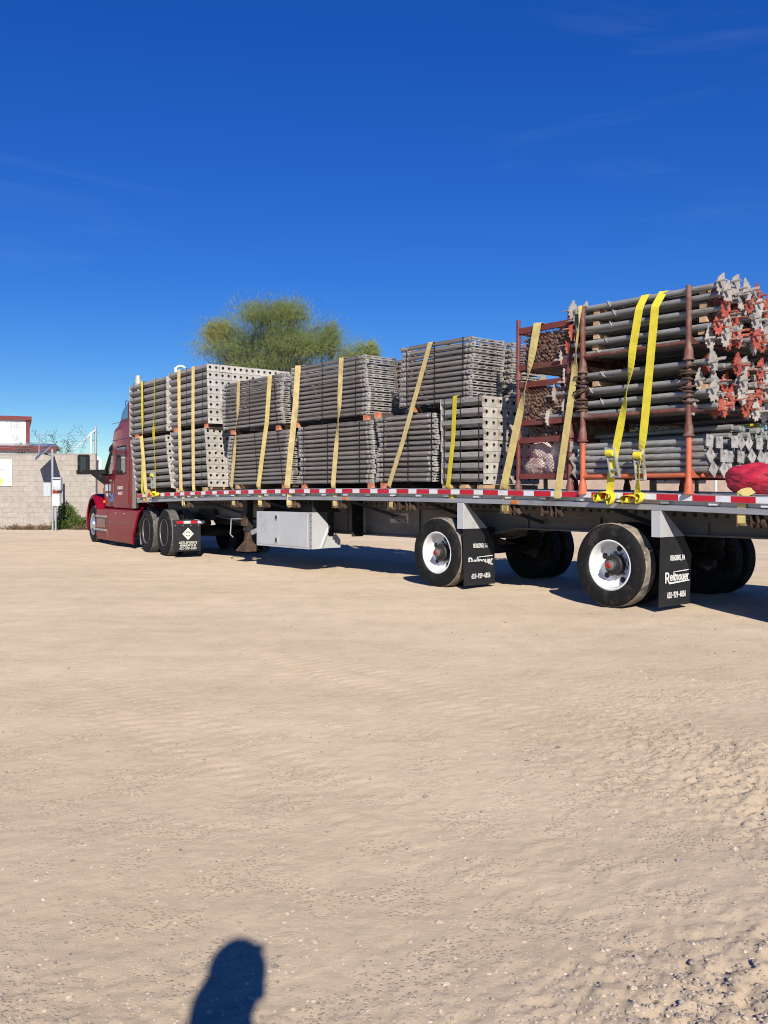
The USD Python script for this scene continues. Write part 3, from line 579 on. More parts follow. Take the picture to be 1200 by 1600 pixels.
obj('sleeper', loft([(2.62, 1.13, .97, 3.90, .30), (2.9, 1.15, .97, 3.90, .34), (3.15, 1.15, .97, 3.84, .36), (3.5, 1.15, .97, 3.68, .38), (3.8, 1.15, .97, 3.46, .36), (4.08, 1.15, .97, 3.22, .26), (4.16, 1.15, .97, 3.15, .2), (4.4, 1.14, .97, 3.10, .18), (4.6, 1.12, .97, 3.0, .2), (4.72, 1.07, .97, 2.92, .25), (4.80, 1.0, .99, 2.85, .3)]), 'truck_red', truck, 40)
obj('cab', loft([(4.74, 1.06, .97, 1.86, .08), (5.2, 1.08, .97, 1.85, .08), (5.75, 1.05, .97, 1.83, .1), (6.05, 0.99, .97, 1.80, .12)]), 'truck_red', truck, 40)
gh = obj('cab_roof', loft([(4.74, 0.96, 2.5, 2.84, .2, .02), (5.1, 0.96, 2.5, 2.76, .2, .02), (5.35, 0.93, 2.46, 2.62, .1, .02)]), 'truck_red', truck, 40)
obj('windshield', MB().grid([[(5.36, CX + y * 0.93, 2.5) for y in np.linspace(-1, 1, 9)], [(6.0 - 0.18 * abs(y) ** 3, CX + y * 1.0, 1.83) for y in np.linspace(-1, 1, 9)]]), 'glass_dark', truck, 30)
for sd in (1, -1):
    y = CX + sd * 0.97
    obj('door_window', MB().prism([(4.86, 1.88), (5.85, 1.88), (5.30, 2.48), (4.86, 2.5)], 0.012, mat4((1, 0, 0), (0, 0, 1), (0, -1, 0), (0, y, 0))), 'glass_dark', truck, False)
    obj('pillar', MB().tube([(4.80, y + sd * .015, 1.84), (4.80, y + sd * .015, 2.55)], 0.045, 8), 'rubber', truck)
    obj('pillar', MB().tube([(5.95, CX + sd * 1.0, 1.84), (5.68, CX + sd * 0.98, 2.15), (5.36, CX + sd * 0.95, 2.50)], 0.045, 8), 'rubber', truck)
obj('sun_visor', MB().prism([(5.15, 2.74), (5.62, 2.62), (5.72, 2.50), (5.66, 2.52), (5.15, 2.64)], 1.9, mat4((1, 0, 0), (0, 0, 1), (0, -1, 0), (0, CX + 0.95, 0))), 'rubber', truck, False)
hood = obj('hood', loft([(5.95, .92, .9, 1.82, .22), (6.3, .90, .9, 1.72, .24), (6.7, .84, .88, 1.60, .26), (7.15, .74, .82, 1.45, .28), (7.5, .6, .75, 1.28, .28), (7.66, .48, .72, 1.12, .25)]), 'truck_red', truck, 40)
for sd in (1, -1):
    # fender over the steer wheel
    R = []
    for a in np.radians(np.linspace(-12, 192, 22)):
        row = []
        for y, r in ((0.72, .66), (0.80, .70), (1.02, .70), (1.12, .68), (1.165, .645), (1.175, .60), (1.15, .585)):
            k = 1.0 + 0.10 * max(0, math.cos(a)) ** 2 * (r > .6)
            zt = r * math.sin(a) * (1.16 if math.sin(a) > 0 else 1.0)
            row.append((6.65 + r * k * math.cos(a) * 1.0, CX + sd * y, 0.54 + zt))
        R.append(row)
    obj('fender', MB().grid(R if sd < 0 else [q[::-1] for q in R]), 'truck_red', hood, 40)
obj('headlight', MB().box(7.25, 7.4, CX + 0.74, CX + 1.02, 0.95, 1.15), 'chrome', hood, False)
obj('headlight', MB().box(7.25, 7.4, CX - 1.02, CX - 0.74, 0.95, 1.15), 'chrome', hood, False)
obj('bumper', loft([(7.28, 1.14, .28, .80, .1), (7.6, 1.05, .28, .80, .12), (7.78, .8, .30, .74, .12)]), 'truck_red', truck, 40)
obj('grille', MB().box(7.62, 7.70, CX - .42, CX + .42, .76, 1.12), 'chrome', truck, False)
ys = CX + 1.15                                        # near sleeper side, y = -0.07
def panel(pts, d=0.006, y=ys): return MB().prism(pts, d, mat4((1, 0, 0), (0, 0, 1), (0, -1, 0), (0, y + d, 0)))
obj('sleeper_window', panel(Polygon([(3.26, 1.88), (4.06, 1.88), (4.06, 2.52), (3.26, 2.52)]).buffer(-.05).buffer(.05), 0.008), 'glass_dark', truck, False)
obj('window_seal', panel(Polygon([(3.22, 1.84), (4.10, 1.84), (4.10, 2.56), (3.22, 2.56)]).buffer(-.06).buffer(.06), 0.004), 'rubber', truck, False)
obj('upper_window', panel(Polygon([(3.02, 3.22), (3.70, 3.22), (3.52, 3.42), (3.25, 3.52), (3.02, 3.54)]).buffer(-.03).buffer(.03), 0.008), 'glass_dark', truck, False)
for z in (2.72, 3.16): obj('panel_seam', panel([(2.66, z), (4.6, z), (4.6, z + .012), (2.66, z + .012)], 0.003), 'dark', truck, False)
obj('panel_seam', panel([(2.9, 0.99), (2.912, 0.99), (2.912, 2.72), (2.9, 2.72)], 0.003), 'dark', truck, False)
lid = obj('locker_door', panel(Polygon([(3.0, 1.08), (4.25, 1.08), (4.25, 1.62), (3.0, 1.62)]).buffer(-.06).buffer(.06), 0.006), 'truck_red', truck, False)
dm = obj('lettering', text(text(MB(), 'USDOT', 0.075, mat4((-1, 0, 0), (0, 0, 1), (0, 1, 0), (3.72, ys + 0.0075, 1.5)), 0.5), 'MC', 0.075, mat4((-1, 0, 0), (0, 0, 1), (0, 1, 0), (3.72, ys + 0.0075, 1.36)), 0.42), 'white_print', truck, False)
obj('door_plate', MB().box(4.92, 5.5, CX + 1.083, CX + 1.088, 1.42, 1.60), 'white_print', truck, False)
obj('door_plate', MB().box(4.95, 5.4, CX + 1.083, CX + 1.088, 1.28, 1.36), 'white_print', truck, False)
obj('side_decal', MB().box(4.62, 4.88, ys - 0.05, ys - 0.015, 1.14, 1.34), 'blue_decal', truck, False)
obj('turn_lamp', MB().box(5.5, 5.62, CX + 1.08, CX + 1.12, 1.10, 1.17), 'amber', truck, False)
for sd in (1, -1):                                     # trailing side extenders
    y = CX + sd * 1.15
    ex = obj('side_extender', MB().prism(Polygon([(2.24, 1.0), (2.615, 1.0), (2.615, 3.86), (2.30, 3.84), (2.22, 3.0)]), 0.02, mat4((1, 0, 0), (0, 0, 1), (0, -1, 0), (0, y + (0.012 if sd > 0 else 0.008), 0))), 'extender', truck, False)
    obj('edge_rubber', MB().bar((2.22, y, 1.0), (2.22, y, 3.82), 0.03, 0.05, (0, 1, 0)), 'rubber', ex, False)
# side skirt with steps
yk = -0.035
prof = [(0.96, -0.07), (0.93, -0.02), (0.82, 0.0), (0.5, 0.012), (0.22, 0.0), (0.12, -0.03)]
def skirt(xf, xr_top, xr_bot, mat, name):
    R = []
    for z, dy in prof:
        k = (z - 0.12) / 0.84; xr = xr_bot + (xr_top - xr_bot) * k ** 1.6
        R.append([(xr + (xf - xr) * t, yk + dy - (0.10 * (1 - t) ** 10 * 0), z) for t in np.linspace(0, 1, 9)])
    m = MB().grid(np.array(R)[:, ::-1])
    return obj(name, m, mat, truck, 40)
sk = skirt(4.85, 2.02, 2.5, 'truck_red', 'side_skirt')
sk2 = skirt(6.08, 4.865, 4.865, 'truck_red', 'side_skirt')
obj('skirt_edge', MB().tube([(2.02, yk - .06, 0.965), (2.03, yk - 0.01, 0.9), (2.2, yk + 0.01, 0.6), (2.4, yk + 0.01, 0.35), (2.5, yk - 0.02, 0.12)], 0.03, 8), 'truck_red', sk)
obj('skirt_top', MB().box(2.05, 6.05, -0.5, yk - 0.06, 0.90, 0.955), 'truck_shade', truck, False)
for z in (0.36, 0.72):
    obj('step', MB().box(4.95, 6.0, yk + 0.006, yk + 0.05, z, z + 0.05), 'aluminium', sk2, False)
obj('step_recess', MB().box(5.05, 5.95, yk + 0.012, yk + 0.018, 0.45, 0.68), 'truck_shade', sk2, False)  # flat panel, the shade of a recess painted as darker red
obj('fuel_tank', MB().tube([(2.45, -0.45, 0.55), (4.9, -0.45, 0.55)], 0.31, 24), 'dark_metal', truck)
obj('inner_panel', MB().box(2.2, 2.22, -1.0, -0.1, 0.2, 0.95), 'rubber', truck, False)
obj('battery_box', MB().prism([(1.62, .18), (2.15, .14), (2.2, .42), (2.0, .46), (1.95, .55), (1.85, .54)], 0.3, mat4((1, 0, 0), (0, 0, 1), (0, -1, 0), (0, -0.12, 0))), 'box_alu', truck, False)
for y in (-0.85, -1.62): obj('frame_rail', MB().box(-0.85, 7.2, y - .04, y + .04, .78, 1.02), 'dark_metal', truck, False)
for x in (-0.7, 0.66, 2.1, 3.6): obj('frame_cross', MB().box(x - .06, x + .06, -1.58, -0.89, .8, 1.0), 'dark_metal', truck, False)
obj('fifth_wheel', MB().box(0.35, 1.25, -1.7, -0.75, 1.03, 1.10), 'dark_metal', truck, False)
for x in (0.0, 1.32):
    wheel(truck, x, 0.0, kind='cover', tread='tread_grey'); wheel(truck, x, -0.33, kind='plain', tread='tread_grey')
    wheel(truck, x, -2.44, sgn=1, kind='cover', tread='tread_grey'); wheel(truck, x, -2.11, sgn=1, kind='plain', tread='tread_grey')
    obj('axle', MB().tube([(x, -0.3, .5), (x, -2.1, .5)], 0.1, 14), 'dark_metal', truck)
    obj('air_spring', MB().tube([(x - 0.3, -0.85, z) for z in (0.45, 0.52, 0.6, 0.7, 0.78)], [0.1, .13, .105, .13, .12], 16), 'rubber', truck)
wheel(truck, 6.65, -0.06, kind='steer', tread='tread_grey'); wheel(truck, 6.65, -2.38, sgn=1, kind='steer', tread='tread_grey')
# near mud flap with its reflective bar
CR = lambda x, y, z: mat4((0, -1, 0), (0, 0, 1), (-1, 0, 0), (x, y, z))
mf = obj('mud_flap', MB().prism(Polygon([(0, .13), (.60, .13), (.60, .70), (0, .70)]).buffer(-.02).buffer(.02), 0.012, CR(-0.78, 0.03, 0)), 'flap', truck, False)
obj('flap_hanger', MB().box(-0.79, -0.75, -0.62, 0.03, .70, .80), 'dark_metal', mf, False)
for k in range(4):
    obj('red_reflector' if k % 2 == 0 else 'white_reflector', MB().box(-0.796, -0.7915, -0.04 - k * .155 - .15, -0.04 - k * .155, .72, .775), 'tape_red' if k % 2 == 0 else 'tape_white', mf, False)
    obj('bolt', MB().box(-0.80, -0.7925, 0.0 - k * .17 - .02, 0.0 - k * .17, .67, .69), 'galv', mf, False)
Mt = lambda z: CR(-0.7945, -0.29, z)
for tx, h, w, z in (("ASTLEFORD'S", .048, .40, .315), ('MINNEAPOLIS', .042, .35, .255), ('612-378-1660', .046, .37, .195)):
    obj('lettering', text(MB(), tx, h, Mt(z), w), 'cream_print', mf, False)
dia = Polygon([(-.125, 0), (0, -.13), (.125, 0), (0, .13)])
cut = shapely.union_all([Polygon([(sx * .012, sy * .02), (sx * .05, sy * .02), (sx * .012, sy * .065)]) for sx in (1, -1) for sy in (1, -1)] + [Point(sx * .085, 0).buffer(.012) for sx in (1, -1)])
obj('emblem', MB().prism(dia.difference(cut), 0.003, Mt(.50)), 'cream_print', mf, False)
obj('door_seam', MB().box(4.88, 4.892, CX + 1.05, CX + 1.068, 1.0, 1.84), 'dark', truck, False)
obj('door_handle', MB().box(4.86, 5.02, CX + 1.08, CX + 1.11, 1.68, 1.72), 'chrome', truck, False)
obj('grab_handle', MB().tube([(4.70, ys + .0, 1.25), (4.70, ys + .05, 1.3), (4.70, ys + .05, 2.1), (4.70, ys + .0, 2.15)], .014, 8), 'rubber', truck)
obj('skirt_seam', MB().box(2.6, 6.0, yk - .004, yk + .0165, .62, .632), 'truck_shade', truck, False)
for x in (3.2, 4.0): obj('skirt_fastener', MB().box(x, x + .05, yk + .004, yk + .02, .84, .87), 'chrome', truck, False)
obj('hood_latch', MB().box(6.1, 6.22, CX + .905, CX + .94, 1.30, 1.34), 'rubber', truck, False)
obj('hood_vent', MB().prism([(6.1, 1.15), (6.32, 1.15), (6.36, 1.5), (6.16, 1.52)], .02, mat4((1, 0, 0), (0, 0, 1), (0, -1, 0), (0, CX + .93, 0))), 'rubber', hood, False)
# mirrors
for sd in (1, -1):
    y0 = CX + sd * 1.08; ym = CX + sd * 1.48
    arm = obj('mirror_arm', MB().bar((5.45, y0, 1.94), (5.85, ym + sd * .28, 1.93), 0.08, 0.12).prism([(0, 1.55), (0.10, 1.62), (0.42, 1.88), (0.42, 1.98), (0, 1.98)], 0.05, mat4((0, sd, 0), (0, 0, 1), (sd, 0, 0), (5.5, y0 - sd * .03, 0))), 'rubber', truck, False)
    M0 = Manifold.batch_hull([Manifold.sphere(0.05, 16).translate((5.85 + a * .06, ym + sd * .10 + b * .10, 1.92 + c * .22 + .22)) for a in (-1, 1) for b in (-1, 1) for c in (-1, 1)])
    obj('mirror', M0, 'rubber', arm, 40)
    obj('mirror_glass', MB().box(5.735, 5.741, ym + sd * .10 - .11, ym + sd * .10 + .11, 1.93, 2.34), 'glass_dark', arm, False)
for x0, col, zt, ph in ((2.05, 'hose_green', 1.75, 0), (2.15, 'hose_red', 1.85, 1.5)):
    tt = np.linspace(0, 1, 90)
    P = np.stack([x0 + .075 * np.cos(tt * 50 + ph) - .15 * tt, -0.32 + .075 * np.sin(tt * 50 + ph) + 0 * tt, zt - 0.95 * tt], 1)
    obj('air_hose', MB().tube(P, .012, 6), col, truck)
obj('exhaust_stack', MB().tube([(2.42, -0.14, 2.4), (2.42, -0.14, 4.10)], 0.075, 16).tube([(2.42, -0.14, 4.102), (2.42, -0.14, 4.2)], 0.06, 16), 'stack_pale', truck)
obj('cab_antenna', MB().tube([(4.0, CX + .95, 3.2), (4.0, CX + .95, 3.72)], .008, 5).tube([(4.0, CX + .95, 3.72), (3.85, CX + .95, 3.73)], .012, 5), 'rubber', truck)

# ------------------------------------------------------------------ scaffold frames: flat frames of two tubes with coupler ends, stacked and banded
def make_frame(L, M, label, group):
    t = thing('scaffold_truss', label, 'scaffold truss', M, group)
    W = 0.64; h = L / 2; zo = 0.038
    for y in (-0.098, -W + .068): obj('inner_tube', MB().tube([(-h + 0.12, y, zo), (h - 0.12, y, zo)], 0.017, 7), 'steel', t, 50)  # added tubes block light so the gaps between rows stay dark
    for y in (-0.03, -W):
        obj('side_tube', MB().tube([(-h + 0.05, y, 0), (h - 0.05, y, 0)], 0.0275, 10), 'steel', t, 50)
        for e in (-1, 1):
            c = MB().tube([(e * (h - 0.16), y, 0), (e * (h - 0.115), y, 0)], 0.031, 10)
            c.tube([(e * (h - 0.08), y, 0), (e * (h - 0.045), y, 0)], 0.033, 10)
            c.box(e * (h - 0.04), e * (h - 0.006), y - 0.026, y + 0.026, 0.008, 0.032).box(e * (h - 0.04), e * (h - 0.006), y - 0.026, y + 0.026, -0.032, -0.008)
            c.box(e * (h - 0.045), e * (h - 0.028), y - 0.024, y + 0.024, -0.009, 0.009).box(e * (h - 0.015), e * (h + 0.012), y - 0.007, y + 0.007, -0.034, 0.034)
            obj('coupler', c, 'steel_pale', t, 40)
    for e in (-1, 1):
        x = e * (h - 0.022)
        for z in (-0.017, 0.017):
            obj('cross_bar', MB().tube([(x, -0.05, z), (x, -W + 0.02, z)], 0.0095, 6), 'steel_pale', t, 50)
        for k in range(3): obj('lattice_bar', MB().bar((x, -0.13 - k * 0.15, -0.017), (x, -0.21 - k * 0.15, 0.017), 0.012, 0.012), 'steel_pale', t, False)
    return t
STACKS = (('upper', 'next to planks', 6.16, 4.02, 2.615, 3.50, 12, 0.0),
          ('lower', 'next to planks', 5.95, 3.78, 1.535, 2.475, 13, 0.0),
          ('upper', 'in mid load', 3.72, 1.60, 2.625, 3.57, 13, 0.05),
          ('lower', 'in mid load', 3.52, 1.46, 1.53, 2.51, 13, 0.0),
          ('upper', 'above short planks', 0.80, -0.73, 2.675, 3.555, 12, 0.0),
          ('lower', 'beside short planks', 1.36, 0.0, 1.54, 2.535, 13, 0.0))
DEPTH = ('near side', 'middle row', 'far side')
for lev, where, sf, sr, z0, z1, rows, lean in STACKS:
    L = sf - sr; sm = (sf + sr) / 2; p0 = None; pt = (z1 - z0 - 0.049) / (rows - 1)
    for dep, vo in ((0, -0.0), (1, -0.83), (2, -1.66)):
        if dep == 2 and where == 'above short planks': continue
        for r in range(rows):
            z = z0 + 0.0245 + r * pt + nrg.normal(0, 0.002)
            o = 0.03 * math.sin(r * 0.5 + sm) + nrg.normal(0, 0.012) + lean * (r / rows - .5)
            M = at(sm + o, vo + nrg.normal(0, 0.008), z, slope(sm), nrg.normal(0, 0.004))
            lab = f'grey scaffold truss, {ORD[rows - 1 - r]} from top of {lev} stack {where}, {DEPTH[dep]}'
            gr = f'scaffold trusses of the {lev} stack {where}'
            if p0 is None: p0 = make_frame(L, M, lab, gr)
            else: dup(p0, M, lab, gr)
def band(s, z0, z1, label, v0=0.004, v1=-0.70, lean=0.0):
    M = at(s, 0, 0)
    m = MB(); w = 0.016
    for a, b, up in (((lean, v0, z0), (0, v0, z1), (0, 1, 0)), ((0, v0 + .004, z1), (0, v1, z1), (0, 0, 1)), ((0, v1, z1), (lean, v1, z0), (0, 1, 0)), ((lean, v1, z0), (lean, v0 + .004, z0), (0, 0, 1))):
        m.bar(a, b, w, 0.004, up)
    x = UsdGeom.Xform.Define(stage, free('/World', 'banding_strap')); x.AddTransformOp().Set(gf(M))
    p = str(x.GetPath()); obj('band', m, 'band_black', p, False); tag(p, label, 'banding strap', 'black bands round the stacks')
NM = ('front', 'middle', 'rear')
def bands(ss, z0, z1, what, v1=-0.70, leans=None):
    for k, s in enumerate(ss):
        band(s, z0, z1, f'thin black band round the {what}, {NM[k] if len(ss) > 2 else ("front", "rear")[k]} one', v1=v1, lean=(leans or [0] * 9)[k])
bands((6.0, 5.13, 4.3), 2.60, 3.505, 'upper frame stack beside the planks', leans=[0, 0, -.12])
bands((4.95, 4.17), 1.52, 2.48, 'lower frame stack beside the planks', leans=[-.1, -.18])
bands((2.8, 1.88), 2.61, 3.575, 'upper frame stack in mid load')
bands((3.36, 2.65, 1.78), 1.52, 2.515, 'lower frame stack in mid load')
bands((0.63, 0.02, -0.57), 2.66, 3.56, 'frame stack above the short planks')
bands((1.17, 0.6, 0.08), 1.53, 2.54, 'frame stack behind the short planks')

# ------------------------------------------------------------------ steel planks with holed end plates
def make_plank(L, M, label, group, h=0.146):
    t = thing('scaffold_plank', label, 'scaffold plank', M, group)
    W = 0.282; a = L / 2 - 0.012
    out = [(-0.060, 0.030), (-0.024, h * .47), (0, h * .52), (0, h - .014), (-0.006, h - .005)]
    prof = [(y, z) for y, z in out] + [(-W - y, z) for y, z in out[::-1]]
    inner = [(-W + 0.070, 0.030), (-W + .036, h * .49), (-W + .03, h - .022), (-.03, h - .022), (-.036, h * .49), (-0.070, 0.030)]
    pl = Polygon(prof[::1] + inner)
    if not pl.is_valid: pl = pl.buffer(0)
    obj('deck', MB().prism(pl, 2 * a, mat4((0, 1, 0), (0, 0, 1), (1, 0, 0), (-a, 0, 0))), 'plank_steel', t, False)
    rib = MB().bar((-a, -.040, h * .33), (a, -.040, h * .33), .012, .008, (0, .45, 1))
    obj('rib', rib, 'plank_steel', t, False)
    pp = shapely.box(-W - .001, 0.0, 0.003, h)
    for q in (-.07, -.212):
        pp = pp.difference(Point(q, h * .56).buffer(0.029, 8)).difference(shapely.box(q - .003, .006, q + .003, .03))
    for e in (-1, 1):
        obj('end_plate', MB().prism(pp, 0.01, mat4((0, 1, 0), (0, 0, 1), (1, 0, 0), (e * (L / 2 - .005) - .005, 0, 0))), 'zinc_plate', t, False)
    return t
PST = (('upper', 'behind the cab', 10.44, 8.54, 2.70, 3.89, 8, 7, 0.0),
       ('upper', 'showing many holed ends', 8.42, 6.72, 2.76, 3.975, 8, 7, 0.03),
       ('lower', 'behind the cab', 10.12, 8.34, 1.455, 2.62, 8, 7, 0.26),
       ('lower', 'showing three holed columns', 8.24, 6.72, 1.48, 2.69, 8, 7, 0.13),
       ('short', 'before the brown crates', -0.13, -0.98, 1.495, 2.72, 8, 4, 0.02))
ACR = ('nearest column', 'second column', 'third column', 'fourth column', 'fifth column', 'sixth column', 'farthest column')
for lev, where, sf, sr, z0, z1, rows, cols, lean in PST:
    L = sf - sr; sm = (sf + sr) / 2; pt = (z1 - z0) / rows; p0 = None
    for c in range(cols):
        for r in range(rows):
            M = at(sm + lean * (r / (rows - 1)) + nrg.normal(0, 0.007), -c * 0.286 + nrg.normal(0, 0.002) + .004 * (r % 2), z0 + r * pt + slope(sm) * 0, slope(sm), nrg.normal(0, 0.002))
            lab = f'steel plank, {ORD[rows - 1 - r]} from top of {lev} stack {where}, {ACR[c]}'
            gr = f'planks of the {lev} stack {where}'
            if p0 is None: p0 = make_plank(L, M, lab, gr, pt - 0.006)
            else: dup(p0, M, lab, gr)
bands((10.2, 9.67, 8.66), 2.69, 3.90, 'upper planks behind the cab', v1=-2.0)
bands((7.63, 6.94), 2.75, 3.985, 'upper planks with holed ends', v1=-2.0)
bands((8.0, 7.45, 6.98), 1.47, 2.70, 'lower planks with holed ends', v1=-2.0)
bands((-0.19, -0.52, -0.88), 1.48, 2.73, 'short plank stack', v1=-1.15)

# ------------------------------------------------------------------ timber bearers under and between the stacks
def bearer(s, z, mtl, col, label, w=0.10, h=0.09, v0=-0.01, v1=-2.42):
    x = thing('timber_bearer', label, 'timber', at(s, 0, z, slope(s)), 'timber bearers under the stacks')
    m = MB().box(-w / 2, w / 2, v1, v0, -h / 2, h / 2)
    sec = shapely.box(-w / 2, -h / 2, w / 2, h / 2).buffer(-.008).buffer(.008)
    bm = obj('beam', MB().prism(sec, v0 - .07 - v1, mat4((1, 0, 0), (0, 0, 1), (0, -1, 0), (0, v0 - .07, 0))), 'timber_shaded' if mtl == 'timber_orange' else mtl, x, False)  # body behind orange ends darkened: stack shade put into the colour
    obj('painted_end', MB().prism(sec, .0695, mat4((1, 0, 0), (0, 0, 1), (0, -1, 0), (0, v0, 0))), mtl, bm, False)
for s, z, mt, lb in ((3.38, 1.485, 'timber_orange', 'orange timber end on the deck, left of the middle frame stacks'), (1.54, 1.485, 'timber_orange', 'orange timber end on the deck under the open ended frames, left of a pair'),
                     (1.22, 1.485, 'timber_orange', 'orange timber end on the deck, right of a pair beside the diagonal strap'), (3.62, 2.56, 'timber_orange', 'orange timber end between the stacks beside the widest pale strap'),
                     (1.66, 2.57, 'timber_orange', 'orange timber end under the open ended frame stack, left of a pair'), (1.38, 2.59, 'timber_orange', 'orange timber end under the open ended frame stack, right of a pair'),
                     (0.53, 2.62, 'timber_orange', 'orange timber end above the frames behind the short planks'), (8.2, 2.72, 'timber_orange', 'orange timber end between the plank stacks near the middle seam'),
                     (6.86, 2.73, 'timber_orange', 'orange timber end under the upper holed plank ends'), (10.12, 2.665, 'timber_orange', 'orange timber end between the plank stacks next to the cab'),
                     (8.09, 1.43, 'timber_pale', 'pale timber end on the deck under the plank stacks, front one'), (6.93, 1.44, 'timber_pale', 'pale timber end on the deck under the holed planks'),
                     (5.62, 1.49, 'timber_pale', 'pale timber end on the deck under the leftmost frame stack'), (4.0, 1.49, 'timber_orange', 'orange timber end on the deck behind the wide pale strap'),
                     (5.8, 2.545, 'timber_orange', 'orange timber end between the leftmost frame stacks, front'), (4.2, 2.545, 'timber_orange', 'orange timber end between the leftmost frame stacks, rear'),
                     (9.6, 1.41, 'timber_pale', 'pale timber end on the deck behind the front yellow straps')):
    bearer(s, z, mt, None, lb)
for s, lb in ((-0.2, 'pale timber block under the short planks, front'), (-0.9, 'pale timber block under the short planks, under the holed ends'), (-0.55, 'pale timber block under the short planks, middle')):
    bearer(s, float(zd(s)) + .032, 'timber_pale', None, lb, 0.12, 0.055, -0.005, -1.14)

# ------------------------------------------------------------------ brown mesh crates
def crate(z0, z1, zp0, zp1, label):
    t = thing('mesh_crate', label, 'crate', at(0, 0, 0), None)
    sa, sb, va, vb = -1.56, -2.42, -0.05, -1.25
    for s in (sa, sb):
        for v in (va, vb):
            p = obj('post', MB().tube([(s, v, z0 + .1), (s, v, z1)], 0.03, 12), 'rack_red', t)
            obj('foot', MB().tube([(s, v, z0), (s, v, z0 + .06), (s, v, z0 + .11), (s, v, z0 + .16)], [.052, .05, .036, .031], 12), 'rack_brown', p)
    for zz, hh in ((zp1, 0.075), (zp0, 0.07)):
        for v in (va, vb): obj('rail', MB().box(sb + .031, sa - .031, v - .022, v + .022, zz - hh / 2, zz + hh / 2), 'rack_red', t, False)
        for s in (sa, sb): obj('rail', MB().box(s - .022, s + .022, vb + .031, va - .031, zz - hh / 2, zz + hh / 2), 'rack_red', t, False)
    obj('floor_panel', MB().box(sb, sa, vb, va, zp0 - .028, zp0 - .02), 'rack_brown', t, False)
    a0, a1, b0, b1 = sb + .03, sa - .03, zp0 + .036, zp1 - .038
    for v in (va, vb):
        m = MB(); st = 0.062
        for k in np.arange(a0 - (b1 - b0) * 1.4, a1, st):
            for d in (1, -1):
                s_0, s_1 = (k, k + (b1 - b0) * 1.4) if d > 0 else (k + (b1 - b0) * 1.4, k)
                f0 = 0.0; f1 = 1.0
                for lim, sg in ((a0, 1), (a1, -1)):
                    q0, q1 = (s_0 - lim) * sg, (s_1 - lim) * sg
                    if q0 < 0 and q1 < 0: f0, f1 = 1, 0; break
                    if q0 < 0: f0 = max(f0, q0 / (q0 - q1))
                    elif q1 < 0: f1 = min(f1, q0 / (q0 - q1))
                if f1 - f0 < .02: continue
                P = lambda f: (s_0 + (s_1 - s_0) * f, v + .003 * d, b0 + (b1 - b0) * f)
                m.bar(P(f0), P(f1), 0.0034, 0.0034, (0, 1, 0))
        tag(obj('wire_mesh', m, 'rack_brown', t, False), kind='stuff')
    return t
crate(2.86, 3.66, 3.02, 3.51, 'topmost reddish brown mesh crate filled with rusty fittings')
crate(2.06, 2.88, 2.29, 2.79, 'middle reddish brown mesh crate of three, filled with rusty fittings')
crate(1.385, 2.10, 1.585, 2.06, 'lowest reddish brown mesh crate holding pale sacks')
for (z0, z1, lb) in ((2.135, 2.25, 'dark rusty fittings lying in the gap above the lowest crate'), (3.06, 3.44, 'rusty brown pipe fittings heaped in the topmost mesh crate'), (2.33, 2.70, 'rusty brown pipe fittings heaped in the middle mesh crate')):
    m = MB(); q = np.random.default_rng(int(z0 * 100))
    for i, s in enumerate(np.arange(-2.36, -1.62, 0.058)):
        for j, z in enumerate(np.arange(z0, z1, 0.046)):
            for v in ((-0.105, -0.2) if z0 > 2.3 else (-0.16, -0.26)):
                o = q.normal(0, 0.009, 3); ss = s + (0.029 if j % 2 else 0) + o[0]; a = q.normal(0.6, 0.3)
                if ss > -1.61: continue
                d = np.array([math.cos(a) * .03, q.normal(0, .012), math.sin(a) * .03]); c = np.array([ss, v + o[1], z + o[2]])
                m.tube([c - d, c - d * .2, c + d * .2, c + d], [.011, .023, .016, .012], 6)
    m.box(-2.37, -1.62, -1.1, -0.27, z0 - .03, z1 + .02)
    x = thing('pipe_fittings', lb, 'fittings', at(0, 0, 0)); tag(x, kind='stuff'); obj('fittings', m, 'fitting', x, 40)
q = np.random.default_rng(3)
for k, (s, z, r) in enumerate(((-1.78, 1.71, .17), (-2.08, 1.70, .17), (-2.31, 1.72, .13), (-1.82, 1.92, .16), (-2.15, 1.93, .17), (-2.0, 1.82, .15))):
    m = trimesh.creation.icosphere(4, 1.0); v = np.array(m.vertices)
    v *= (0.80 + 0.55 * meshkit.fbm(v * 1.6 + k * 7, 4, k))[:, None]
    v = v * np.array([r, .13, r * .78]) + np.array([s, -0.20 - .012 * k, z])
    x = thing('sack', ('pale crumpled sack low at the left of the bottom crate', 'pale crumpled sack low in the middle of the bottom crate', 'pale crumpled sack low at the right of the bottom crate', 'pale crumpled sack high at the left of the bottom crate', 'pale crumpled sack high at the right of the bottom crate', 'pale crumpled sack in the centre of the bottom crate')[k], 'sack', at(0, 0, 0), 'pale sacks in the lowest crate')
    obj('bag', (v, np.array(m.faces)), 'sack', x, True)

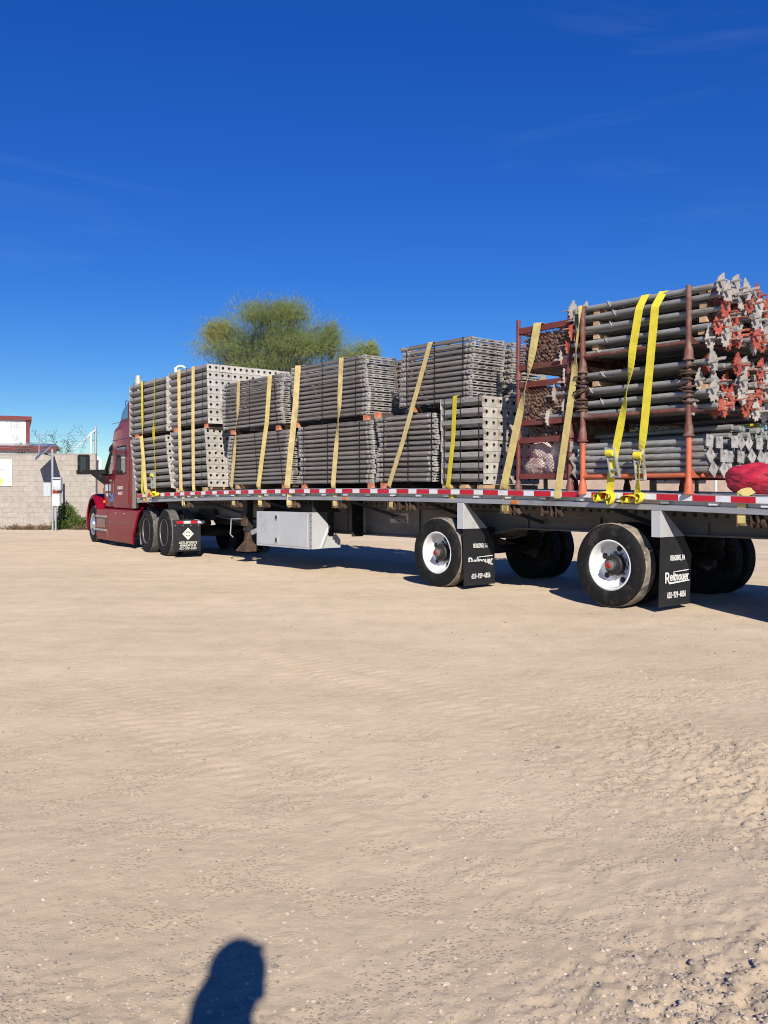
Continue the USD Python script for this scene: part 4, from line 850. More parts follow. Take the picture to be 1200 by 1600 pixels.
# ------------------------------------------------------------------ post racks of props
def post_rack(z0, z1, zr, mtl, label, feet='rack_brown'):
    t = thing('post_rack', label, 'rack', at(0, 0, 0))
    for s in (-2.66, -4.12):
        for v in (0.0, -2.2):
            p = obj('post', MB().tube([(s, v, z0 + .16), (s, v, z1)], 0.0325, 14), mtl, t)
            obj('foot', MB().tube([(s, v, z0), (s, v, z0 + .012), (s, v, z0 + .02), (s, v, z0 + .10), (s, v, z0 + .16), (s, v, z0 + .2)], [.066, .066, .054, .05, .036, .034], 14), feet, p, 50)
            obj('gusset', MB().prism([(0, 0), (-.1, 0), (0, .1)], .01, mat4((1, 0, 0), (0, 0, 1), (0, -1, 0), (s - .03, v + .005, zr - .03))), mtl, p, False)
    for v in (0.0, -2.2): obj('rail', MB().tube([(-2.69, v, zr), (-4.09, v, zr)], .027, 12), mtl, t)
    for s in (-2.66, -4.12): obj('rail', MB().tube([(s, -.03, zr), (s, -2.17, zr)], .027, 12), mtl, t)
    return t
post_rack(1.352, 2.04, 1.565, 'rack_orange', 'orange post rack lowest of three, standing on the deck at the rear', 'rack_orange')
post_rack(2.0, 2.90, 2.295, 'rack_brown', 'brown post rack in the middle of three, wrapped with chain')
post_rack(2.845, 3.675, 3.045, 'rack_brown', 'brown post rack topmost of three, under two yellow straps')
JAG = [(.004, .118), (.026, .075), (.044, .072), (.046, .045), (.066, .038), (.060, .008), (.082, -.002), (.066, -.03), (.070, -.058), (.044, -.064), (.036, -.098), (.012, -.088), (-.012, -.108), (-.026, -.08), (-.052, -.085), (-.052, -.056), (-.078, -.05), (-.066, -.024), (-.088, -.006), (-.066, .012), (-.072, .04), (-.05, .044), (-.048, .07), (-.03, .072), (-.022, .098)]
def jag(mb, x, e, roll, sc):
    c, s_ = math.cos(roll) * sc, math.sin(roll) * sc
    mb.prism([(a * c - b * s_, a * s_ + b * c) for a, b in JAG], 0.012, mat4((0, -1, 0), (0, 0, 1), (-1, 0, 0), (x + .006, 0, 0)))
    for sg in (1, -1):
        for d in ((.064, .0), ):
            u = np.array([0, -(d[0] * c), d[0] * s_]) * sg
            mb.bar(u + [x - e * .0, 0, 0], u + [x + e * .10, 0, 0], .05, .012, (0, .3, 1))
def make_prop(kind, M, label, group):
    t = thing('scaffold_prop', label, 'scaffold prop', M, group)
    L = {'pale': 2.02, 'red': 2.02, 'mixed': 2.02, 'base': 1.86, 'bare': 1.72}[kind]; h = L / 2; r = 0.031 if kind not in ('base', 'bare') else 0.033
    obj('tube', MB().tube([(-h, 0, 0), (h, 0, 0)], r, 12), 'pipe', t, 50)
    if kind in ('pale', 'red', 'mixed'):
        mt = 'jag_red' if kind == 'red' else 'jag_pale'
        for e in (-1, 1):
            m = MB(); jag(m, e * (h + .005), e, 0.15 * e, 1.22); obj('end_plate', m, mt, t, False)
        m = MB()
        for d in (-.012, .012): m.tube([(.45 + d, 0.030 * math.cos(a), .030 * math.sin(a)) for a in np.linspace(0, 6.283, 11)], .006, 5, False)
        m.tube([(.42, .03, -.03), (.45, .036, 0.0), (.47, .03, .04)], .007, 5)
        obj('clip', m, 'steel_pale', t, 50)
    elif kind == 'base':
        for e in (-1, 1):
            p = shapely.box(-.068, -.068, .068, .068).difference(Point(0, 0.01).buffer(.02, 6))
            obj('base_plate', MB().prism(p, .01, mat4((0, -1, 0), (0, 0, 1), (-1, 0, 0), (e * (h + .006) + .005, 0, 0))), 'base_plate', t, False)
    return t
PR = {}
def prop(kind, M, label, group):
    if kind not in PR: PR[kind] = make_prop(kind, M, label, group)
    else: dup(PR[kind], M, label, group)
q = np.random.default_rng(21)
LEVELS = (('top', (3.095, 3.215, 3.37, 3.525, 3.64)), ('middle', (2.345, 2.465, 2.62, 2.805)))
for lev, zs in LEVELS:
    for c in range(14):
        for r, z in enumerate(zs):
            v = -0.075 - c * 0.158 + (q.normal(0, .012) if c else 0)
            sm = -3.35 + q.normal(0, .085) - (.10 if c in (0, 1) and lev == 'top' and r > 2 else 0) + (.16 if c == 0 and r % 2 == 0 and lev == 'middle' else 0)
            red = q.random() < .30 or (lev == 'top' and ((c, r) in ((0, 2), (1, 1), (2, 3), (2, 0), (3, 2), (3, 0), (1, 3), (5, 1), (4, 3)))) or (lev == 'middle' and ((c, r) in ((1, 3), (2, 3), (2, 1), (2, 2), (3, 3), (4, 1), (5, 2), (4, 0), (3, 0), (6, 1))))
            prop('red' if red else 'pale', at(sm, v, z + q.normal(0, .010), q.normal(0, .006) + (.012 * (c % 3) if c else 0), q.normal(0, .012), q.normal(0, .35)),
                 f'prop with jagged {"red" if red else "pale"} ends, {ORD[len(zs) - 1 - r]} row down, {ORD[c]} across, {lev} rack', f'props in the {lev} rack')
m = MB(); qd = np.random.default_rng(77)
for lev, zs in LEVELS:
    for z in zs:
        for k in range(30):
            v = -0.145 - k * .07
            if min(abs(v + .075 + c * .158) for c in range(14)) < .03: continue
            o = qd.normal(0, .06); zz = z + qd.normal(0, .008) - .006
            m.tube([(-4.36 + o, v, zz), (-2.52 + o, v, zz)], .029, 7)
for z in (2.03, 2.10):  # extra rows added to darken the gap under the middle rack
    for k in range(20): m.tube([(-4.3 + qd.normal(0, .05), -.55 - k * .08, z + qd.normal(0, .008)), (-2.5 + qd.normal(0, .05), -.55 - k * .08, z + qd.normal(0, .008))], .031, 7)
x = thing('packed_props', 'grey props packed inside the racks, with extra rows added to darken a gap', 'props', at(0, 0, 0)); tag(x, kind='stuff'); obj('tubes', m, 'pipe', x, 50)
for c in range(11):
    for r, z in enumerate((1.622, 1.70, 1.78, 1.862, 1.94)):
        kd = 'base' if (r % 2 == 0) else 'bare'
        v = -0.078 - c * 0.205 + q.normal(0, .008) - (.0 if r % 2 == 0 else .1)
        rl = (0.75 if (c + r // 2) % 5 in (0, 1) else 0.0) + q.normal(0, .07)
        prop(kd, at(-3.42 + q.normal(0, .025), v if r % 2 == 0 or c else -0.07, z + q.normal(0, .004), 0, q.normal(0, .004), rl),
             f'pipe {"with square base plates" if kd == "base" else "without plates"}, {ORD[4 - r]} row down, {ORD[c]} across, lowest rack', 'pipes in the lowest rack')
for k, (s, z) in enumerate([(-2.79, 3.445), (-4.235, 3.29), (-2.80, 3.585), (-4.24, 3.445), (-2.79, 3.29), (-4.235, 3.585), (-2.78, 2.71), (-4.235, 2.54), (-2.78, 3.155), (-4.22, 3.155)]):
    x = thing('timber_spacer', f'short pale timber spacer between the props by the {"front" if s > -3.5 else "rear"} post, {("second highest" if k == 0 else "third highest" if k == 1 else "highest" if k in (2, 5) else "second highest" if k == 3 else "third highest" if k == 4 else "lowest" if k in (6, 7) else "fourth highest")}', 'timber', at(s, 0, z + .0), 'timber spacers between the props')
    obj('beam', MB().prism(shapely.box(-.042, -.03, .042, .03).buffer(-.006).buffer(.006), 2.1, mat4((1, 0, 0), (0, 0, 1), (0, -1, 0), (0, -0.09, 0))), 'timber_pale', x, False)
for k, s in enumerate((-2.66, -4.12)):
    m = MB(); qq = np.random.default_rng(k)
    for i in range(9):
        z = 2.38 + i * .05 + qq.normal(0, .01); tl = qq.normal(0, .3); e = .055 + qq.random() * .04
        m.tube([(s + e * math.cos(a) + .03 * (qq.random()), e * math.sin(a), z + tl * .06 * math.cos(a)) for a in np.linspace(0, 6.283, 14)], .011, 6, False)
    x = thing('chain', f'rusty chain wound round the {"front" if k == 0 else "rear"} post of the middle rack', 'chain', at(0, 0, 0)); obj('links', m, 'rusty', x, 50)
# red tarpaulin bundles at the right edge of the deck
def tarp(name, c, r, seed, label, tilt):
    m = trimesh.creation.icosphere(5, 1.0); v = np.array(m.vertices)
    v = np.sign(v) * np.abs(v) ** 0.82
    v *= (0.86 + 0.22 * meshkit.fbm(v * 1.1 + seed, 3, seed) + 0.05 * np.sin(v[:, 0] * 9 + v[:, 2] * 5 + 3 * meshkit.noise(v * 2, seed)) * np.clip(1 - np.abs(v[:, 0]), 0, 1))[:, None]
    rd = 1 - np.abs(meshkit.fbm(v * np.array([2.2, 3.5, 5.0]) + seed * 3, 3, seed + 5) * 2 - 1); v *= (1 + .10 * (rd - .6) + .012 * np.sin(v[:, 2] * 7 + v[:, 0] * 5 + 4 * meshkit.noise(v * 2.5, 3)))[:, None]
    v[:, 2] = np.maximum(v[:, 2], -.82)
    v = v * np.array(r); ca, sa = math.cos(tilt), math.sin(tilt)
    v = np.stack([v[:, 0] * ca - v[:, 2] * sa, v[:, 1], v[:, 0] * sa + v[:, 2] * ca], 1); v[:, 2] -= v[:, 2].min()
    v += np.array(c)
    x = thing('tarp_bundle', label, 'tarpaulin', at(0, 0, 0)); obj('bundle', (v, np.array(m.faces)), 'tarp_red', x, True)
    return x
tb1 = tarp('a', (-4.83, -0.20, 1.345), (.36, .19, .185), 4, 'rolled dark red tarpaulin lying on the deck below the base plates', 0.06)
tb2 = tarp('b', (-5.33, -0.16, 1.325), (.32, .17, .2), 9, 'rolled dark red tarpaulin cut by the right edge of the picture', 0.3)

# ------------------------------------------------------------------ ratchet straps
def strap(pts, w, mtl, label, twist=(), over=True, edge=0.62, name='ratchet_strap', z_over=None, flip=0.0, tail=None, mark=None):
    """A webbing ribbon down the near face of the load: pts (s, v, z) from the top; turns half over round each place in twist (0 to 1 of its height)."""
    P = np.array(pts, float)
    d = np.r_[0, np.cumsum(np.linalg.norm(np.diff(P, axis=0), axis=1))]; u = np.linspace(0, 1, 46)
    Q = np.stack([np.interp(u * d[-1], d, P[:, k]) for k in range(3)], 1)
    ang = np.full(46, flip)
    for tw in twist: ang = ang + edge * np.exp(-((u - tw) / 0.10) ** 2)
    tan = np.gradient(Q, axis=0); tan /= np.linalg.norm(tan, axis=1, keepdims=True)
    ax = np.cross(np.array([0, 1.0, 0]), tan); ax /= np.linalg.norm(ax, axis=1, keepdims=True)
    nn = np.cross(tan, ax)
    W = ax * np.cos(ang)[:, None] + nn * np.sin(ang)[:, None]; N_ = np.cross(tan, W)
    Q = Q + nn * 0; Q[:, 1] += 0.5 * w * np.abs(np.sin(ang)) * (.35 if twist else .6)
    if over:                                            # on over the top of the load and down to the far side
        s0, v0, z0 = P[0]; zo = z_over if z_over is not None else z0 + .006
        top = np.array([(s0, v0 - .012, zo), (s0, -1.2, zo), (s0, -2.45, zo), (s0, -2.5, zo - .05), (s0, -2.56, float(zd(s0)) - .1)])
        Q = np.vstack([top[::-1], Q]); W = np.vstack([np.repeat([[W[0, 0] if abs(W[0, 0]) > .5 else 1, 0, 0]], 5, 0), W]); N_ = np.vstack([[[0, -1, 0], [0, -1, 0], [0, 0, 1], [0, 0, 1], [0, .5, .8]], N_])
    t = 0.0016; m = MB()
    c = np.stack([Q - W * w / 2 + N_ * t, Q + W * w / 2 + N_ * t, Q + W * w / 2 - N_ * t, Q - W * w / 2 - N_ * t, Q - W * w / 2 + N_ * t], 1)
    m.grid(c)
    x = thing(name, label, 'ratchet strap', at(0, 0, 0), 'yellow tie-down straps over the load')
    obj('webbing', m, mtl, x, False)
    return x
def down(s, e=0.0): z = float(zd(s)); return [(s, -0.044, z - .01), (s, -0.044, z - .17), (s, -0.032, z - .22), (s - .0, -0.036, z - .30), (s, -0.075, z - .325)]
strap([(9.74, .02, 3.905), (9.73, .02, 3.26), (9.70, .02, 2.61), (9.73, .02, 1.42), (9.73, -.04, 1.2)], .10, 'strap_yellow', 'front yellow strap nearest the cab, twisted between the plank stacks', (.5,), z_over=3.91)
strap([(9.69, .05, 2.66), (9.61, .04, 2.17), (9.5, .03, 1.42), (9.5, -.04, 1.2)], .10, 'strap_mid', 'pale loose strap end hanging beside the strap nearest the cab', (), over=False, flip=-.3)
s2 = strap([(9.10, .02, 3.905), (9.11, .02, 2.65), (9.03, .03, 1.71), (9.03, .02, 1.33)], .10, 'strap_yellow', 'bright yellow strap with a ratchet low on the planks behind the cab', (.47,), z_over=3.91, flip=.35)
strap([(7.93, .02, 3.975), (7.91, .02, 2.89), (7.83, .022, 1.43)] + down(7.83), .085, 'strap_pale', 'pale strap over the holed planks, left of a pair', (), z_over=3.99, flip=-.35)
strap([(7.30, .02, 3.985), (7.31, .02, 2.85), (7.28, .022, 1.43), (7.28, -.045, 1.36), (7.28, -.045, 1.2)], .085, 'strap_pale', 'pale strap over the holed planks, right of a pair', (), z_over=3.99, flip=-.3)
strap([(5.50, .02, 3.51), (5.52, .03, 2.86), (5.77, .022, 1.47)] + down(5.78), .105, 'strap_pale', 'pale twisted strap down the leftmost frame stacks, front', (.36,), z_over=3.52)
strap([(4.39, .02, 3.50), (4.48, .03, 2.66), (4.79, .022, 1.46)] + down(4.81), .105, 'strap_mid', 'pale yellow strap down the leftmost frame stacks, rear', (), z_over=3.515, flip=-.2)
strap([(3.48, .02, 3.59), (3.55, .03, 2.86), (3.82, .022, 1.46)] + down(3.83), .125, 'strap_pale', 'widest pale strap at the left end of the middle frame stacks', (), z_over=3.59, flip=-.3)
strap([(2.24, .02, 3.59), (2.30, .02, 2.74), (2.47, .022, 1.46)] + down(2.48), .10, 'strap_pale', 'pale strap down the centre of the middle frame stacks', (.42,), z_over=3.59, flip=-.15)
strap([(0.09, .02, 3.56), (0.69, .03, 2.14), (1.03, .022, 1.47)] + down(1.04), .10, 'strap_pale', 'long slanting pale strap left of the short planks', (), z_over=3.575, flip=.1)
strap([(-0.43, .02, 2.735), (-0.39, .02, 2.1), (-0.29, .022, 1.46), (-.29, -.045, 1.38), (-.29, -.045, 1.28)], .10, 'strap_yellow', 'bright yellow strap over the short plank stack', (), over=True, z_over=2.745, flip=.2)
s11 = strap([(-1.95, .02, 3.56), (-1.80, .03, 2.87), (-1.71, .03, 2.59), (-1.36, .022, 1.44)] + down(-1.34), .125, 'strap_mid', 'wide pale yellow printed strap slanting in front of the mesh crates', (.30,), z_over=3.56, edge=.8)
strap([(-2.66, .06, 3.44), (-2.57, .06, 2.78), (-2.27, .01, 1.37), (-2.27, .006, 1.30)], .105, 'strap_mid', 'pale yellow strap between the mesh crates and the front rack post', (.02, .14), z_over=3.67, edge=.8)
s13 = strap([(-3.52, -.06, 3.675), (-3.51, .045, 3.52), (-3.42, .05, 3.05), (-3.39, .055, 2.72), (-3.14, .07, 1.64), (-3.08, .03, 1.33)], .105, 'strap_yellow', 'bright yellow strap with a ratchet on the orange rack, left of a pair', (.47,), z_over=3.68, edge=.9)
s14 = strap([(-3.76, -.06, 3.675), (-3.72, .045, 3.50), (-3.59, .055, 2.22), (-3.53, .07, 1.63), (-3.47, .03, 1.31)], .105, 'strap_yellow', 'yellow strap with a ratchet on the orange rack, right of a pair', (.86,), z_over=3.68, edge=.9)
strap([(-5.02, -.25, 1.47), (-4.86, -.06, 1.42), (-4.72, -.03, float(zd(-4.7)) + .01)] + down(-4.72), .10, 'strap_mid', 'short dull yellow strap running from the red tarpaulin to a winch', (), over=False)
def ratchet(p, s, z, lean, mtl='galv'):
    for d in (-.056, .056):
        obj('ratchet_plate', MB().bar((s + d + lean * .17, .085, z + .17), (s + d - lean * .19, .085, z - .19), .012, .05, (0, 1, 0)), mtl, p, False)
    for k, zz in enumerate((.15, .03, -.10, -.18)):
        obj('ratchet_bar', MB().tube([(s + lean * zz - .06, .09, z + zz), (s + lean * zz + .06, .09, z + zz)], .014, 8), mtl, p)
    obj('wound_webbing', MB().tube([(s - .05 + lean * .1, .1, z + .1), (s + .05 + lean * .1, .1, z + .1)], .042, 12), 'strap_yellow', p)
ratchet(s13, -3.165, 1.74, 0.24); ratchet(s14, -3.54, 1.70, 0.1, 'steel_pale'); ratchet(s2, 9.04, 1.66, 0.05)
def loop(p, s, z, r1, w, a0=0.0, mtl='strap_yellow', ln=.12):
    tt = np.linspace(a0, a0 + 6.0, 26)
    P = np.stack([s + ln * np.cos(tt), .05 + .035 * np.sin(tt * .5) + .02 * np.sin(tt * 2), z + r1 * np.sin(tt)], 1)
    m = MB().grid(np.stack([P + [0, -w / 2, .002], P + [0, w / 2, -.012]], 1)).grid(np.stack([P * 1 + [0, w / 2, -.010], P + [0, -w / 2, .004]], 1))
    obj('loose_end', m, mtl, p, 60)
for s, z, r, a, ln in ((-3.02, 1.335, .05, 0.4, .12), (-3.12, 1.30, .07, 1.8, .05), (-2.93, 1.32, .06, 2.2, .04)): loop(s13, s, z, r, .10, a, ln=ln)
for s, z, r, a, ln in ((-3.40, 1.305, .04, 0.2, .12), (-3.52, 1.31, .06, 1.5, .05), (-3.33, 1.30, .045, 2.6, .05)): loop(s14, s, z, r, .10, a, ln=ln)
for s, z, r, a, ln in ((8.95, 1.33, .05, .5, .10), (9.08, 1.36, .05, 2., .06)): loop(s2, s, z, r, .10, a, ln=ln)
# print along the wide strap
d = np.array([-1.71, 0, 2.59]) - np.array([-1.36, 0, 1.44]); d /= np.linalg.norm(d); xr = np.cross(d, [0, 1, 0])
m = MB()
for f, h in ((0.62, .075), ):
    c = np.array([-1.36, 0, 1.44]) * (1 - f) + np.array([-1.71, 0, 2.59]) * f; vv = -.03 * (1 - f) + .03 * f
    text(m, 'KINEDYNE', h, mat4(-d, xr * -1 if np.cross(-d, xr * -1)[1] > 0 else xr, (0, 1, 0), (c[0], vv + .0025, c[2])), .48, .001)
obj('lettering', m, 'strap_print', s11, False)
zz = float(zd(-1.34))
obj('lettering', text(MB(), 'EDYNE', .07, mat4((0, 0, -1), (-1, 0, 0), (0, 1, 0), (-1.34, -.0285, zz - .262)), .09, .001), 'strap_print', s11, False)
for f, bh in ((.05, .05), (.14, .02)):
    c = np.array([-1.36, 0, 1.44]) * (1 - f) + np.array([-1.71, 0, 2.59]) * f
    obj('printed_bar', MB().bar(c + d * bh + [0, -.03 + .06 * f + .003, 0], c - d * bh + [0, -.03 + .06 * f + .003, 0], .09, .001, (0, 1, 0)), 'strap_print', s11, False)

# ------------------------------------------------------------------ block wall, meter pole, gate and building at the left
def world(p): return mat4((1, 0, 0), (0, 1, 0), (0, 0, 1), p)
WY = 35.5
wall = thing('block_wall', 'tall pale concrete block wall behind the truck cab', 'wall', world((0, WY, 0)))
obj('core', MB().box(-22, -11.18, 0.010, 0.19, -0.2, 2.83), 'mortar', wall, False)
q = np.random.default_rng(8)
n = 0
for r in range(14):
    x = -18.2 - (0.2 if r % 2 else 0)
    while x < -11.2:
        x1 = min(x + 0.397, -11.17)
        if x1 - x > .1:
            o = q.normal(0, .0035)
            obj('block', MB().box(x, x1, 0.0 + o, .05, r * .203 + .002, r * .203 + .199), 'block', wall, False)
        x += 0.403
for r in range(14):
    tag(obj('block_course', MB().box(-22, -18.62, .003, .05, r * .203 + .003, r * .203 + .196), 'block', wall, False), kind='stuff')
obj('cap', MB().box(-22, -11.17, -.004, .2, 2.845, 2.9), 'mortar', wall, False)
far = thing('boundary_wall', 'lower brownish boundary wall far behind the gate post', 'wall', world((0, 62, 0)))
obj('wall_panel', MB().box(-26, 45, 0, .2, -.3, 2.85), 'far_wall', far, False); obj('cap', MB().box(-26, 45, -.03, .23, 2.85, 2.92), 'mortar', far, False)
sg = thing('wall_sign', 'white notice board with grey print fixed to the block wall', 'sign', world((-14.67, WY, 0)))
bd = obj('board', MB().box(-1.25, .27, -.03, -.012, 1.64, 2.68), 'sign_white', sg, False)
def XZ(x, y, z): return mat4((1, 0, 0), (0, 0, 1), (0, -1, 0), (x, y, z))
obj('printed_line', MB().box(-1.1, .02, -.034, -.031, 2.24, 2.29), 'print_grey', bd, False)
obj('printed_line', MB().box(-1.1, -.06, -.034, -.031, 2.05, 2.08), 'print_grey', bd, False)
obj('printed_patch', MB().box(-.9, -.10, -.034, -.031, 1.67, 1.95), 'sign_yellow', bd, False)
# meter pole with solar panel
PY = 33.4
def px(p, y=PY): return (p - 600) / 1432 * y
def pz(p, y=PY): return EYE + (770.5 - p) / 1432 * y
mp = thing('meter_pole', 'grey utility meter pole with boxes and a tilted solar panel before the block wall', 'utility pole', world((0, 0, 0)))
obj('pole', MB().tube([(px(82.5), PY, -.1), (px(81.5), PY, pz(702))], .042, 12), 'galv', mp)
obj('conduit', MB().tube([(px(87.5), PY - .02, -.1), (px(87.5), PY - .02, pz(790))], .035, 10), 'galv', mp)
pa = np.array([px(56.5), PY - .05, pz(720.5)]); pb = np.array([px(79), PY - .05, pz(699)])
ax1 = pb - pa; dep = np.array([-.36, 1, 0.13]); dep *= 1.5 / np.linalg.norm(dep); nrm = np.cross(ax1, dep); nrm /= np.linalg.norm(nrm)
v = []; th = nrm * .03
for a in (pa, pb):
    for k in (0, 1.0):
        for e in (0, 1): v.append(a + dep * k + th * e)
obj('solar_panel', MB().add(np.array(v), [[0, 1, 3, 2], [4, 6, 7, 5], [0, 4, 5, 1], [2, 3, 7, 6], [0, 2, 6, 4], [1, 5, 7, 3]]), 'panel_black', mp, False)
fr = MB()
for a, b in ((pa, pb), (pa + dep, pb + dep), (pa, pa + dep), (pb, pb + dep)): fr.bar(a + th * .5, b + th * .5, .03, .03, nrm)
obj('panel_frame', fr, 'galv', mp, False)
obj('panel_arm', MB().bar((px(80), PY, pz(712)), tuple((pa + pb) / 2 + dep * .4), .05, .05), 'galv', mp, False)
obj('grey_box', MB().box(px(70.5), px(81.5), PY - .16, PY + .05, pz(775), pz(754)), 'meter_grey', mp, False)
mb_ = obj('meter_box', MB().box(px(84.5), px(97), PY - .15, PY + .05, pz(765), pz(746)), 'meter_grey', mp, False)
obj('window', MB().box(px(85.5), px(96), PY - .156, PY - .151, pz(759), pz(752)), 'sign_white', mb_, False)
obj('louvre', MB().box(px(84.7), px(96.8), PY - .17, PY - .152, pz(749.5), pz(748.5)), 'dark_metal', mb_, False)
wb = obj('white_box', MB().box(px(84.5), px(95), PY - .15, PY + .05, pz(790), pz(772)), 'sign_white', mp, False)
obj('red_label', MB().box(px(84.5), px(91.5), PY - .14, PY + .03, pz(771), pz(767)), 'cap_red', mp, False)
obj('dark_box', MB().box(px(91.5), px(96), PY - .12, PY + .05, pz(771), pz(766)), 'dark_metal', mp, False)
# gate frame with the back of an octagonal sign
GY_ = 36.2
gx_ = lambda p: px(p, GY_)
gz_ = lambda p: pz(p, GY_)
gt = thing('gate_post', 'white pipe gate posts with a diagonal brace above the block wall', 'gate', world((0, 0, 0)))
obj('post', MB().tube([(gx_(143), GY_, 0), (gx_(142), GY_, gz_(676))], .045, 8), 'sign_white', gt)
obj('post', MB().tube([(gx_(147.5), GY_ + .3, 0), (gx_(145.5), GY_ + .3, gz_(666))], .05, 8), 'galv', gt)
obj('brace', MB().tube([(gx_(109), GY_, gz_(711)), (gx_(142), GY_, gz_(677)), (gx_(146), GY_ + .3, gz_(671))], .027, 8), 'sign_white', gt)
obj('bracket', MB().tube([(gx_(141), GY_ + .3, gz_(687)), (gx_(149), GY_ + .3, gz_(687))], .025, 6).tube([(gx_(143), GY_ + .3, gz_(675)), (gx_(150), GY_ + .3, gz_(675))], .02, 6), 'galv', gt)
oc = thing('octagon_sign', 'white back of an octagonal road sign half hidden by the truck mirror', 'sign', world((gx_(148.5), GY_ - .1, gz_(724.5))))
obj('board', MB().prism([(.335 * math.cos(math.radians(22.5 + 45 * k)), .335 * math.sin(math.radians(22.5 + 45 * k))) for k in range(8)], .01, XZ(0, 0, 0)), 'sign_white', oc, False)
obj('post', MB().tube([(-.02, .05, -2.6), (-.02, .05, .3)], .03, 8), 'galv', oc)
w3 = thing('barbed_wire', 'thin wires strung above the block wall up to the gate post', 'wire', world((0, 0, 0)))
for k, z in enumerate((3.1, 3.35, 3.6)):
    obj('wire', MB().tube([(x, WY + .1, z + .03 * math.sin(x * 2 + k)) for x in np.linspace(-20, gx_(143), 20)], .006, 4), 'galv', w3)
for x in (-17.2, -15.0, -13.4): obj('wire_post', MB().tube([(x, WY + .1, 2.85), (x, WY + .12, 3.68)], .02, 6), 'galv', w3)
# white metal building with red trim
BY = 60.0
bx = lambda p: px(p, BY)
bz = lambda p: pz(p, BY)
bl = thing('metal_building', 'white ribbed metal building with dark red trim beyond the block wall', 'building', world((0, 0, 0)))
BA = np.array([.927, .375, 0]); BB = np.array([-.375, .927, 0])
BM = mat4(BA, BB, (0, 0, 1), (bx(44), BY, 0))
UsdGeom.Xformable(stage.GetPrimAtPath(bl)).ClearXformOpOrder(); UsdGeom.Xformable(stage.GetPrimAtPath(bl)).AddTransformOp(opSuffix='place').Set(gf(BM))
zt_ = bz(657)
wl = obj('wall', MB().box(-16, 0, .06, 12, 0, zt_), 'white_siding', bl, False)
rb = MB()
for x in np.arange(-15.9, -.1, .3): rb.box(x, x + .06, .02, .062, 3.6, zt_ - .01)
tag(obj('siding_ribs', rb, 'white_siding', wl, False), kind='stuff')
obj('eave_trim', MB().box(-16, .22, -.15, 12.2, zt_, zt_ + .26), 'trim_red', bl, False)
obj('corner_trim', MB().box(-.14, .1, -.02, .3, 3.8, zt_), 'trim_red', bl, False)
obj('lettering', text(MB(), '1481', .40, XZ(-.78, .018, bz(663.5)), .62), 'print_grey', wl, False)
obj('lettering', text(MB(), 'M', .3, XZ(-.78, .018, bz(685.5)), .3), 'print_grey', wl, False)
ln = obj('lean_to', MB().box(-16, 1.6, -4, -.15, 0, 4.0), 'white_siding', bl, False)
obj('lean_to_roof', MB().prism([(-4.2, 4.18), (-4.2, 4.24), (-.1, 4.62), (-.1, 4.56)], 17.7, mat4((0, 1, 0), (0, 0, 1), (1, 0, 0), (-16, 0, 0))), 'galv', ln, False)
obj('fascia', MB().box(-16, 1.75, -4.26, -4.2, 3.95, 4.25), 'trim_red', ln, False)
# curved lamp and background beyond the load
lp = thing('curved_lamp', 'white hooked lamp head showing just over the planks', 'lamp', world((px(277, 30), 30, 0)))
obj('pole', MB().tube([(-.05, 0, 0), (-.05, 0, pz(574, 30))], .05, 8), 'sign_white', lp)
obj('arm', MB().tube([(-.05 + .16 - .16 * math.cos(a), 0, pz(578, 30) + .13 * math.sin(a)) for a in np.linspace(0, 2.7, 10)], .035, 8), 'sign_white', lp)

